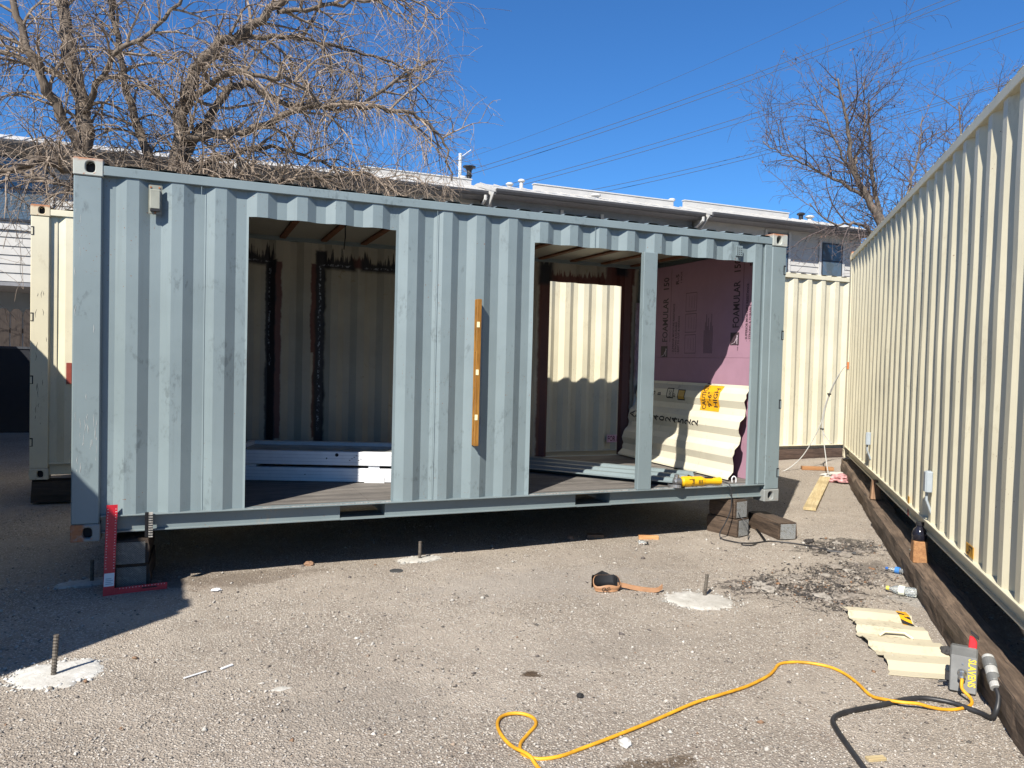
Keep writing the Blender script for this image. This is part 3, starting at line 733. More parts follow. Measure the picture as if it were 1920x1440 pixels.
# ---- cream panel leaning on the foam
def leaning_panel():
    base = Vector((5.655, .22, F0 + .006)); top = Vector((XW - .012, .25, 1.475))
    ay = (top - base); hgt = ay.length; ay.normalize(); ax = Vector((0, 1, 0)); an = ay.cross(ax).normalized()
    if an.x > 0: an = -an
    ph = .12; mp0 = panel_map(base + an * .036, ax, ay, an, phase=ph)
    mp = lambda u, v, off=0.0: mp0(u, v, off) + an * (.010 * math.sin(u * 2.1) * math.sin(v * 3)) 
    vs0 = folds(0, hgt, ph); vs = []
    for a, b in zip(vs0, vs0[1:]): vs += [a, (a + b) / 2]
    vs.append(hgt); rr = random.Random(4); j0 = {v: rr.uniform(-.012, .012) for v in vs}; j1 = {v: rr.uniform(-.015, .015) for v in vs}
    root = thing('cut_panel', 'cut cream corrugated panel with height caution label leaning on pink foam', 'metal panel', (5.66, 1.3, F0))
    mb = MB(); sheet(mb, mp, vs, lambda v: j0[v] + .035 * max(0, .3 - v), lambda v: 2.11 + j1[v] - .26 * max(0, v - .5) ** 1.0, nu=10)
    mb.build('sheet', paint('scuffed_cream_panel', (.55, .51, .40), seed=21, scuff=.9, scuffcol=(.33, .30, .235)), root, world=True)
    def patch(u0, u1, v0, v1, off, shear=0.0):
        q = MB(); vv = [v0] + [c for c in vs if v0 + .002 < c < v1 - .002] + [v1]; o = 0
        for v in vv:
            k = (v - v0) * shear
            for i in range(4): q.v.append(tuple(mp(u0 + (u1 - u0) * i / 3 + k, v, off)))
        for j in range(len(vv) - 1):
            for i in range(3): a = j * 4 + i; q.f.append((a, a + 1, a + 5, a + 4))
        return q
    patch(.40, .72, .665, .945, .0012).build('caution_label', 'cautionyellow', root, world=True)
    mb = MB()
    for k, (tx, sz) in enumerate((('CAUTION', .092), ("9'-6\"", .092), ('HIGH', .092))):
        V, Fc = conform_text(tx, sz, mp, .625 - k * .098, .675 + (0 if k == 0 else .03), 1, 1, vs, xs=.70 if k == 0 else .95); mb.add(V, Fc)
    mb.build('caution_lettering', 'ink', root, world=True); mb = MB()
    uu = 2.02
    for ch in 'AMFU4024522':
        V, Fc = conform_text(ch, .155, mp, uu - .07, .485, 1, 1, vs, xs=.8); mb.add(V, Fc); uu -= .127 if ch != 'U' else .15
    mb.build('number_lettering', 'ink', root, world=True); mb = MB()
    for k, ch in enumerate('4GB'):
        V, Fc = conform_text(ch, .09, mp, 1.72 - k * .12, .78, 1, 1, vs, xs=.8); mb.add(V, Fc)
    mb.build('size_lettering', 'ink', root, world=True); mb = MB()
    for (u0, u1, v0, v1) in ((1.23, 1.36, .76, .88), (1.0, 1.14, .75, .87)):
        for (a, b, c, d) in ((u0, u1, v0, v0 + .012), (u0, u1, v1 - .012, v1), (u0, u0 + .012, v0, v1), (u1 - .012, u1, v0, v1)):
            q = patch(a, b, c, d, .0024); mb.add(q.v, q.f)
    V, Fc = conform_text('UIC', .06, mp, 1.27, .775, 1, 1, vs, xs=.75); mb.add(V, Fc)
    V, Fc = conform_text('87', .06, mp, 1.18, .775, 1, 1, vs, xs=.75); mb.add(V, Fc)
    mb.build('approval_mark', 'ink', root, world=True)
    patch(1.012, 1.128, .762, .858, .0013).build('yellow_label', simple('dull_yellow_label', (.45, .27, .05), .5), root, world=True)
leaning_panel()

# ---- grey sheet cut from the side, lying on the floor
def floor_sheet():
    ax = Vector((-.64, .768, 0)).normalized(); ay = Vector((.768, .64, 0)).normalized(); an = Vector((0, 0, 1))
    org = Vector((4.872, .075, F0 + .041)); mp = panel_map(org, ax, ay, an, phase=.16); vs = folds(0, .92, .16)
    rr = random.Random(9); j = {v: rr.uniform(-.05, .05) for v in vs}
    root = thing('cut_panel', 'cut grey-blue corrugated sheet lying flat on the plywood floor', 'metal panel', (4.6, 1.1, F0))
    mb = MB(); sheet(mb, mp, vs, lambda v: j[v], lambda v: 2.06, nu=8); mb.build('sheet', 'grey', root, world=True)
floor_sheet()

# ---- two white frames lying in the left opening
def white_frame(z0, label):
    root = thing('door_frame', label, 'door frame', (1.0, 1.41, z0), R(-20.2), group='white frames lying flat on the container floor')
    Ln, Dp, h = 2.0, .86, .122
    MB().box(0, 0, 0, Ln, .07, h).build('long_rail', 'white_vinyl', root, bevel=.004)
    MB().box(0, Dp - .07, 0, Ln, Dp, h).build('long_rail', 'white_vinyl', root, bevel=.004)
    MB().box(0, .0705, 0, .07, Dp - .0705, h).build('end_rail', 'white_vinyl', root, bevel=.004); MB().box(Ln - .07, .0705, 0, Ln, Dp - .0705, h).build('end_rail', 'white_vinyl', root, bevel=.004)
    MB().box(.0705, .0705, h * .55, Ln - .0705, Dp - .0705, h * .72).build('panel', simple('dull_glass_panel', (.30, .31, .29), .25, var=.15, scale=4), root)
    mb = MB()
    for k in range(1, 4): mb.box(.01, -.0012, h * k / 4 - .0012, Ln - .01, 0.0004, h * k / 4 + .0012)
    mb.build('groove_line', simple('grey_groove', (.36, .37, .40), .6), root)
    return root
fr1 = white_frame(F0 + .004, 'lower white frame under its twin on the container floor')
fr2 = white_frame(F0 + .004 + .148, 'upper white frame resting on its twin on the container floor')
for x in (.2, 1.3, 1.8): MB().box(x, .02, -.0255, x + .1, .84, -.0003).build('spacer', 'white_vinyl', fr2)
MB().lathe([(.016, 0), (.016, .003)], (1.02, -.0016, .094), (0, -1, 0), 12).build('hole', 'dark', fr2)
MB().lathe([(.007, 0), (.007, .003)], (.93, -.0016, .062), (0, -1, 0), 8).build('hole', 'dark', fr2); MB().lathe([(.005, 0), (.005, .003)], (.74, -.0016, .062), (0, -1, 0), 8).build('hole', 'dark', fr1)
mb = MB()
for k in range(6): mb.box(1.13 + .02 * k, -.0022, .045 + .014 * (k % 4), 1.142 + .02 * k, -.0014, .051 + .014 * (k % 4))
mb.build('pencil_marks', 'inkpink', fr2)
MB().box(1.27, -.006, -.006, 1.45, -.0016, .05).build('corner_bracket', 'stickerwhite', fr1, bevel=.001)

# ---- spirit level standing against the side
def level():
    root = thing('spirit_level', 'long amber wooden spirit level hung upright on the grey-blue side', 'level', (2.878, -.03, .966))
    x0, x1 = 2.860, 2.898
    MB().box(x0, -.058, .966, x1, -.040, 2.156).build('front_rail', 'levelwood', root, world=True, bevel=.003)
    MB().box(x0, -.006, .966, x1, .0085, 2.156).build('back_rail', 'levelwood', root, world=True, bevel=.003)
    holes = [(1.08, 1.20), (1.34, 1.44), (1.62, 1.73), (1.82, 1.92), (2.0, 2.09)]
    z = .966
    for a, b in holes + [(2.156, 2.156)]:
        MB().box(x0 + .008, -.0398, z, x1 - .008, -.0062, a).build('web', 'levelwood', root, world=True); z = b
    for zc in (1.20, 1.565, 1.95):
        MB().box(x0 - .001, -.0605, zc - .022, x0 + .022, -.0582, zc + .022).build('vial_window', simple('pale_vial', (.80, .72, .42), .15, bump=0), root, world=True)
level()

# ---- red framing square
def square():
    root = thing('framing_square', 'red framing square standing on its short leg against the rail', 'framing square', (.22, -.085, 0))
    ax = Vector((1, .15, 0)).normalized(); up = Vector((.02, .115, 1)).normalized(); n = up.cross(ax).normalized(); o0 = Vector((.205, -.088, .003))
    def pl(poly, nm, m, d0, d1): MB().prism(poly, lambda a, b: o0 + ax * a + up * b - n * d0, lambda a, b: o0 + ax * a + up * b - n * d1).build(nm, m, root, world=True)
    pl([(0, 0), (.068, 0), (.068, .61), (0, .61)], 'long_leg', 'red', 0, .004)
    pl([(.0683, 0), (.40, 0), (.40, .046), (.0683, .046)], 'short_leg', 'red', 0, .004)
    pl([(.24, .022), (.335, .022), (.335, .030), (.24, .030)], 'slot', 'dark', .0042, .0050)
    pl([(.003, .062), (.065, .062), (.065, .15), (.003, .15)], 'sticker', 'stickerwhite', .0042, .0048)
    mb = MB()
    for k in range(22):
        b = .18 + k * .019
        for a, w in ((.006, .006 if k % 4 else .010), (.055, .006 if k % 4 else .010)): mb.prism([(a, b), (a + w, b), (a + w, b + .003), (a, b + .003)], lambda p, q: o0 + ax * p + up * q - n * .0042, lambda p, q: o0 + ax * p + up * q - n * .0046)
    for k in range(15):
        a = .10 + k * .02; mb.prism([(a, .036), (a + .003, .036), (a + .003, .042), (a, .042)], lambda p, q: o0 + ax * p + up * q - n * .0042, lambda p, q: o0 + ax * p + up * q - n * .0046)
    tag(mb.build('scale_marks', 'stickerwhite', root, world=True), kind='stuff')
    mb = MB()
    for k in range(4): mb.prism([(.012, .075 + k * .012), (.058 - .01 * (k % 2), .075 + k * .012), (.058 - .01 * (k % 2), .079 + k * .012), (.012, .079 + k * .012)], lambda p, q: o0 + ax * p + up * q - n * .0050, lambda p, q: o0 + ax * p + up * q - n * .0053)
    mb.build('sticker_print', simple('grey_print', (.25, .27, .30), .6, bump=0), root, world=True)
square()

# ---- timber blocks with nail plates, sleepers
def rough_beam(mb, p0, p1, w, h, seed, nx=24, amp=.008, chew=0.0):
    p0, p1 = Vector(p0), Vector(p1); L = (p1 - p0).length; rr = random.Random(seed); k = 3; o = len(mb.v)
    ring = [(-1, -1), (-.33, -1), (.33, -1), (1, -1), (1, -.33), (1, .33), (1, 1), (.33, 1), (-.33, 1), (-1, 1), (-1, .33), (-1, -.33)]
    for i in range(nx + 1):
        for a, b in ring:
            co = (abs(a) == 1 and abs(b) == 1); s = .94 if co else 1.0
            x = L * i / nx; y = a * w / 2 * s; z = h / 2 + b * h / 2 * s
            d = mnoise.noise((x * 4 + seed * 7, a * 2, b * 2)) * amp + mnoise.noise((x * 15 + seed, a * 3, b * 3)) * amp * .5
            if b > .9 and chew: d -= chew * max(0, mnoise.noise((x * 1.7 + seed * 3, a, 0)) - .15)
            y += d * a; z += d * (b if b > 0 else 0); z = max(z, 0.0)
            mb.v.append((x + (rr.uniform(-.006, .006) if i in (0, nx) else 0), y, z))
    n = len(ring)
    for i in range(nx):
        for j in range(n): q = o + i * n + j; r2 = o + i * n + (j + 1) % n; mb.f.append((q, r2, r2 + n, q + n))
    mb.f.append(tuple(o + j for j in range(n))[::-1]); mb.f.append(tuple(o + nx * n + j for j in range(n)))
    return L
def beam(name, label, cat, p0, p1, w, h, seed, mat='tie', group=None, plate=False, amp=.008, chew=0.0, nx=None):
    p0v, p1v = Vector(p0), Vector(p1); d = p1v - p0v
    root = thing(name, label, cat, p0, rot=(0, -math.asin(max(-1, min(1, d.z / d.length))), math.atan2(d.y, d.x)), group=group)
    mb = MB(); rough_beam(mb, (0, 0, 0), (d.length, 0, 0), w, h, seed, nx=nx or max(6, int(d.length / .09)), amp=amp, chew=chew); mb.build('timber', mat, root, recalc=True)
    if plate:
        q = MB().box(-w * .40, -.002, h * .06, w * .40, .002, h * .92).build('nail_plate', 'plate' if mat == 'tie_block' else 'plate_shaded', root); q.location = (-.011, 0, 0); q.rotation_euler = (0, 0, R(90))
    return root
# stack under the left end (end grain with nail plates faces the yard)
beam('timber_block', 'dark timber block with nail plate on the ground behind the red framing square', 'timber block', (.372, .03, .0), (.385, .62, .0), .235, .176, 1, 'tie_dark', plate=True)
beam('timber_block', 'dark timber block with nail plate on top of another, beside the red framing square', 'timber block', (.362, .02, .1765), (.375, .64, .1765), .24, .176, 2, 'tie_dark', plate=True)
# stack under the right end
gR = gh(5.63, 0)
beam('timber_block', 'brown timber block with nail plate at the bottom of the stack under the grinder cord', 'timber block', (5.62, -.02, gR), (5.52, .30, gR), .195, .176, 3, 'tie_block', plate=True)
beam('timber_block', 'brown timber block with nail plate on top of the stack carrying the rail', 'timber block', (5.60, -.01, gR + .176), (5.53, .28, gR + .176), .185, .176, 4, 'tie_block', plate=True)
beam('timber_block', 'loose brown timber block with nail plate and knot hole beside the container corner', 'timber block', (5.955, -.25, .04), (6.03, .27, .048), .20, .165, 5, 'tie_block', plate=True)
beam('timber_block', 'dark timber under the back corner of the grey-blue container', 'timber block', (5.3, 2.05, .09), (5.9, 2.0, .09), .22, .31, 6, 'tie_dark')
beam('timber_block', 'dark timber under the back corner behind the framing square', 'timber block', (.1, 2.1, .02), (.7, 2.1, .02), .22, .37, 7, 'tie_dark')
# sleepers in a row under the right container
A_ = Vector((9.40, 2.40)); B_ = Vector((4.26, -3.62)); dv = (B_ - A_).normalized(); nv = Vector((-dv.y, dv.x)); 
if nv.x < 0: nv = -nv
def along(s, off): p = A_ + dv * s + nv * off; return (p.x, p.y, gh(p.x, p.y) - .004)
S = [(-.02, 3.42, 'far sleeper timber under the long cream container, near the loose pale plank'), (3.36, 6.55, 'middle sleeper timber under the long cream container, the black bottle standing over it'), (6.36, 9.05, 'chewed brown sleeper timber behind the grey power box')]
for i, (a, b, lb) in enumerate(S):
    o1 = .042 + (.015 if i == 0 else 0.0); beam('sleeper_timber', lb, 'sleeper', along(a, o1), along(b, o1 + (.0 if i != 2 else .0)), .20, .195, 11 + i, 'tie', chew=.05, amp=.014, nx=40, group='sleepers under the long cream container')
beam('sleeper_timber', 'dark inner sleeper timber deep under the long cream container', 'sleeper', along(.3, 2.3), along(9.0, 2.3), .2, .195, 21, 'tie_dark')
for i, (a, lb) in enumerate(((2.87, 'upright brown wedge block with a drawn ring on a sleeper'), (5.42, 'orange topped wood block on a sleeper under the black bottle'))):
    p = along(a, .03 if i == 0 else .005); z0 = p[2] + .197; w = .062
    mb = MB(); ux = Vector((dv.x, dv.y, 0)); un = Vector((nv.x, nv.y, 0)); c = Vector((p[0], p[1], 0)); hh = .205 if i == 0 else .165
    P = [c + ux * (sx * w) + un * (sy * .05) for sx, sy in ((-1, -1), (1, -1), (1, 1), (-1, 1))]; t2 = .72 if i == 0 else .95
    vs = [q + Vector((0, 0, z0)) for q in P] + [c + (q - c) * t2 + Vector((0, 0, z0 + hh)) for q in P]
    mb.add(vs, [(3, 2, 1, 0), (4, 5, 6, 7), (0, 1, 5, 4), (1, 2, 6, 5), (2, 3, 7, 6), (3, 0, 4, 7)])
    tag(mb.build('wood_block', 'oldwood' if i else wood('brown_block_wood', (.16, .085, .045), (.30, .175, .10), axis=2), loc=(p[0], p[1], z0), bevel=.006), lb, 'wood block')
# ties under the back container
beam('timber_block', 'dark tie under the left end of the long container behind', 'timber block', (-.80, 3.62, .03), (1.9, 3.62, .03), .24, .235, 31, 'tie_dark', nx=20)
beam('timber_block', 'brown tie laid under the right part of the container behind', 'timber block', (6.6, 3.60, .19), (10.6, 3.60, .19), .24, .20, 32, wood('red_brown_tie', (.045, .026, .018), (.105, .066, .048)), nx=30)
for x in (-.3, 3.6, 7.2, 10.2): beam('timber_block', 'dark tie under the rear edge of the container behind', 'timber block', (x, 5.7, .12), (x + 1.0, 5.7, .12), .2, .16, 40 + int(x * 3), 'tie_dark', group='ties under the rear edge of the container behind', nx=8)
# supports below the unseen left container added for its shadow
for i, (x, y) in enumerate(((-1.9, -2.4), (-1.9, 2.9), (-3.7, -2.4), (-3.7, 2.9))): beam('timber_block', 'dark block under a corner of the unseen shadow-casting container', 'timber block', (x, y, 0), (x + .3, y, 0), .2, .36, 50 + i, 'tie_dark', group='blocks under the unseen shadow-casting container', nx=6)
# ------------------------------------------------------------------ rebar stakes in concrete
def stake(x, y, rx, ry, h, lean, label, seed, rot=0.0, rr_=.0125, off=(0, 0)):
    z = gh(x, y) + .010 * mnoise.noise((x * 1.3, y * 1.3, 0))
    root = thing('rebar_stake', label, 'rebar', (x, y, z)); rr = random.Random(seed); mb = MB(); n = 48
    rings = [(0, .013), (.4, .012), (.75, .008), (.92, .004), (1.0, -.006)]
    mb.v.append((off[0], off[1], rings[0][1]))
    for q, zz in rings[1:]:
        for k in range(n):
            a = 2 * math.pi * k / n; w = 1 + .24 * mnoise.noise((math.cos(a) * 1.6 + seed, math.sin(a) * 1.6, 0)) + .22 * mnoise.noise((math.cos(a) * 6, math.sin(a) * 6, seed)) * (q > .7)
            px, py = rx * q * w * math.cos(a), ry * q * w * math.sin(a)
            mb.v.append((off[0] + px * math.cos(rot) - py * math.sin(rot), off[1] + px * math.sin(rot) + py * math.cos(rot), zz + .004 * mnoise.noise((px * 20, py * 20, seed))))
    for k in range(n): mb.f.append((0, 1 + k, 1 + (k + 1) % n))
    for j in range(len(rings) - 2):
        for k in range(n): a = 1 + j * n + k; b = 1 + j * n + (k + 1) % n; mb.f.append((a, a + n, b + n, b))
    mb.build('concrete_footing', 'concrete_white' if seed == 1 else 'concrete', root, smooth=True)
    mb = MB(); m = 40; pts = [(lean[0] * i / m, lean[1] * i / m, h * i / m) for i in range(m + 1)]
    splatter(root, x + off[0], y + off[1], rx, ry, seed + 40, rot, seed == 1)
    mb.tube(pts, [rr_ * (1.16 if (i % 3 == 0) else .95) for i in range(m + 1)], 10); mb.build('rebar', 'rebar', root)
def splatter(root, x, y, rx, ry, seed, rot, white):
    r = np.random.RandomState(seed); a = r.uniform(0, 6.283, 120); d = .82 + np.abs(r.normal(0, .22, 120)); px, py = rx * d * np.cos(a), ry * d * np.sin(a)
    X = x + px * math.cos(rot) - py * math.sin(rot); Y = y + px * math.sin(rot) + py * math.cos(rot)
    pts = np.array([(u, v, gh(u, v) + .010 * mnoise.noise((u * 1.3, v * 1.3, 0)) + .003) for u, v in zip(X, Y)]); sz = r.lognormal(-4.9, .5, 120).clip(.003, .02)
    c = np.array((.52, .505, .47) if white else (.40, .385, .35))[None] * r.uniform(.8, 1.1, (120, 1)); o = scatter_stones('concrete_crumbs', pts, sz, c, seed); o.parent = root; o.location = -Vector(root.location)
stake(.109, -1.443, .225, .19, .215, (.012, .0), 'rebar stake in a white concrete patch alone on the sunlit gravel', 1, R(20), off=(-.0, .03))
stake(2.50, .20, .17, .09, .150, (.0, 0), 'rebar stake in pale concrete at the shadow edge under the grey-blue container', 2, 0)
stake(4.165, -1.385, .265, .21, .160, (.018, .0), 'rebar stake in a round concrete patch beside the leather pouch', 3, R(-40), off=(-.10, -.06))
stake(.10, .30, .22, .10, .16, (.0, 0), 'shaded rebar stake in concrete behind the red framing square', 4, R(10))

# ------------------------------------------------------------------ angle grinder and its cord
def grinder():
    ax = Vector((1, -.06, 0)).normalized(); o0 = Vector((4.87, .045, F0 + .052)); z = Vector((0, 0, 1)); sd_ = ax.cross(z); K = 1.3
    root = thing('angle_grinder', 'yellow angle grinder lying on the rail edge of the wide opening', 'angle grinder', (5.06, .03, F0))
    P = lambda s, h=0.0, q=0.0: o0 + (ax * s + z * h + sd_ * q) * K
    MB().lathe([(a * K, b * K) for a, b in [(.026, 0), (.037, .012), (.038, .07), (.034, .085), (.034, .16), (.031, .175)]], P(.055), ax, 18).build('motor_body', 'yellow', root, world=True, smooth=False)
    MB().lathe([(a * K, b * K) for a, b in [(.030, 0), (.024, .02), (.022, .07), (.026, .12), (.028, .15), (.014, .158)]], P(.231, -.004), ax, 14).build('handle', 'yellow', root, world=True)
    MB().obox(P(.285, .022), ax, sd_, z, .03 * K, .009 * K, .006 * K).build('switch', 'black', root, world=True, bevel=.002)
    MB().lathe([(a * K, b * K) for a, b in [(.018, 0), (.030, .01), (.030, .05), (.026, .056)]], P(-.005), ax, 14).build('gear_head', 'steel', root, world=True)
    MB().lathe([(a * K, b * K) for a, b in [(.012, 0), (.018, .01), (.018, .03)]], P(.02, .02), z, 12).build('spindle_cap', 'steel', root, world=True)
    MB().lathe([(a * K, b * K) for a, b in [(.058, 0), (.058, .004)]], P(.02, -.034), z, 24).build('cutting_disc', 'blackmetal', root, world=True)
    mb = MB()
    for k in range(13):
        a0, a1 = math.pi * (.5 + k / 13), math.pi * (.5 + (k + 1) / 13); q = [P(.02 + .062 * math.cos(a), -.036, .062 * math.sin(a)) for a in (a0, a1)]
        mb.add([q[0], q[1], q[1] + z * .03, q[0] + z * .03], [(0, 1, 2, 3)])
    mb.build('guard', 'steel', root, world=True)
    MB().obox(P(.125, .005, .0340), ax, sd_, z, .022 * K, .0008 * K, .016 * K).build('rating_plate', simple('brown_plate', (.16, .09, .02), .4, bump=0), root, world=True)
    for k in range(3): MB().obox(P(.185 + k * .012, .0, .034), ax, sd_, z, .003 * K, .0012 * K, .012 * K).build('vent_slot', 'black', root, world=True)
    pts = catmull([P(.385, -.004), (5.40, .0, F0 + .035), (5.425, -.045, F0 + .02), (5.435, -.07, .47), (5.43, -.075, .33), (5.385, -.06, .20), (5.35, -.03, .10), (5.345, -.06, .052), (5.39, -.16, .044), (5.44, -.23, .042), (5.55, -.27, .044), (5.72, -.262, .047),
                   (5.83, -.33, .046), (5.93, -.446, .046), (5.99, -.60, .045), (6.05, -.76, .044), (6.12, -.86, .044)], 8)
    MB().tube(pts, .0058, 7).build('cord', 'cordblack', root, world=True, smooth=True)
    pts = catmull([(5.44, -.235, .043), (5.40, -.29, .042), (5.47, -.33, .042), (5.55, -.30, .045)], 6)
    MB().tube(pts, .0056, 6).build('cord_loop', 'cordblack', root, world=True, smooth=True)
    MB().tube(catmull([(5.98, -.72, .046), (6.06, -.80, .048), (6.16, -.87, .046)], 4), [.013] * 8 + [.017], 8).build('plug', 'black', root, world=True)
grinder()
# second thin cable draped over the upper block
mb = MB(); mb.tube(catmull([(5.53, .12, .395), (5.545, -.02, .30), (5.565, -.045, .24), (5.60, -.115, .19), (5.595, -.13, .09), (5.59, -.14, .045)], 6), .0045, 6)
tag(mb.build('thin_cable', 'cordblack', loc=(5.59, -.14, .045), smooth=True), 'thin black cable hanging over the stacked blocks with nail plates', 'cable')
# short black clamp piece on the left of the rail
root = thing('rail_clamp', 'black square clamp hanging on the rail above the stacked dark blocks', 'clamp', (.47, -.02, .36))
MB().box(.455, -.034, .375, .478, -.004, .548).build('clamp_body', 'blackmetal', root, world=True, bevel=.003)
MB().box(.479, -.034, .375, .505, -.012, .546).build('threaded_face', simple('ridged_grey_steel', (.30, .28, .25), .5, var=.4, scale=60), root, world=True)
mb = MB()
for k in range(9): mb.box(.4785, -.0375, .388 + k * .017, .5055, -.0342, .393 + k * .017)
mb.build('ridge', 'blackmetal', root, world=True)
# small white hook by the right corner
mb = MB(); mb.tube(catmull([(5.60, .13, F0 + .002), (5.595, .13, F0 + .045), (5.615, .125, F0 + .065), (5.635, .12, F0 + .045), (5.636, .12, F0 + .002)], 5), .006, 7)
tag(mb.build('white_hook', 'stickerwhite', loc=(5.615, .125, F0 + .002), smooth=True), 'small white bent hook on the floor at the right corner of the wide opening', 'hook')
# lump of dark cloth on the floor behind it
def lump(name, label, cat, c, r, mat, seed, flat=.6, n=14, rough=.35, group=None):
    bm = bmesh.new(); bmesh.ops.create_icosphere(bm, subdivisions=3 if max(r if isinstance(r, tuple) else (r,)) > .03 else 2, radius=1)
    for v in bm.verts:
        d = 1 + rough * mnoise.noise(v.co * 1.8 + Vector((seed * 3.1, seed, 0))) + rough * .5 * mnoise.noise(v.co * 4 + Vector((seed, 0, 0)))
        v.co = Vector((v.co.x * r[0] if isinstance(r, tuple) else v.co.x * r, v.co.y * (r[1] if isinstance(r, tuple) else r), v.co.z * (r[2] if isinstance(r, tuple) else r * flat))) * d
    zm = min(v.co.z for v in bm.verts)
    for v in bm.verts: v.co.z = max(v.co.z, zm * .55) - zm * .55
    me = bpy.data.meshes.new(name); bm.to_mesh(me); bm.free(); me.materials.append(M[mat] if isinstance(mat, str) else mat)
    o = bpy.data.objects.new(name, me); C.objects.link(o); o.location = c; tag(o, label, cat, group); return o

# ------------------------------------------------------------------ cream offcut lying on the ground
def ground_sheet():
    tl = Vector((4.85, -1.995, 0)); bl = Vector((4.257, -2.909, 0)); tr = Vector((5.167, -2.193, 0))
    ay = (bl - tl); Ln = ay.length; ay.normalize(); ax = Vector((-ay.y, ay.x, 0)); an = Vector((0, 0, 1)); Wd = .43
    mp0 = panel_map(tl + Vector((0, 0, .036)) - ay * .03, ax, ay, an, depth=.030, phase=.20)
    mp = lambda u, v, off=0.0: mp0(u, v, off) + Vector((0, 0, .012 * (1 - v / Ln) + .012 * (v / Ln - .7) * (v > .7) - .01 * u + .004 * math.sin(u * 9 + v * 4)))
    vs0 = folds(0, Ln, .20); vs = []
    for a, b in zip(vs0, vs0[1:]): vs += [a, (a + b) / 2]
    vs.append(Ln); rr = random.Random(3); j = {v: rr.uniform(-.012, .012) for v in vs}
    root = thing('cut_panel', 'cream corrugated offcut with handle and striped tape lying on the ground', 'metal panel', (4.7, -2.5, 0))
    mb = MB(); sheet(mb, mp, vs, lambda v: j[v] + .02 * math.sin(v * 9), lambda v: Wd + j[v] * .5 - .02 * (1 - v / Ln), nu=5); mb.build('sheet', paint('offcut_cream', (.46, .41, .295), seed=31, scuff=.8, scuffcol=(.28, .24, .165)), root, world=True)
    def strip(u0, u1, v0, v1, off, sh=0.0):
        q = MB(); vv = [v0] + [c for c in vs if v0 + .002 < c < v1 - .002] + [v1]
        for v in vv:
            for i in range(3): q.v.append(tuple(mp(u0 + (u1 - u0) * i / 2 + sh * (v - v0), v, off)))
        for k in range(len(vv) - 1):
            for i in range(2): a = k * 3 + i; q.f.append((a, a + 1, a + 4, a + 3))
        return q
    strip(.335, .40, .005, .20, .0012).build('hazard_tape', 'cautionyellow', root, world=True)
    mb = MB()
    for k in range(2):
        a = .055 + k * .085
        vv = [a - .01, a + .018, a + .042]
        q = MB()
        for v in vv:
            for i in range(3): u = .335 + .065 * i / 2; q.v.append(tuple(mp(u, v + .04 * i / 2, .0022)))
        for r_ in range(2):
            for i in range(2): b = r_ * 3 + i; q.f.append((b, b + 1, b + 4, b + 3))
        mb.add(q.v, q.f)
    mb.build('tape_stripe', 'ink', root, world=True)
    pts = [mp(.11, .475, .004), mp(.15, .455, .026), mp(.265, .445, .026), mp(.31, .465, .004)]
    MB().tube(pts, .0085, 6).build('handle', 'beige', root, world=True)
ground_sheet()

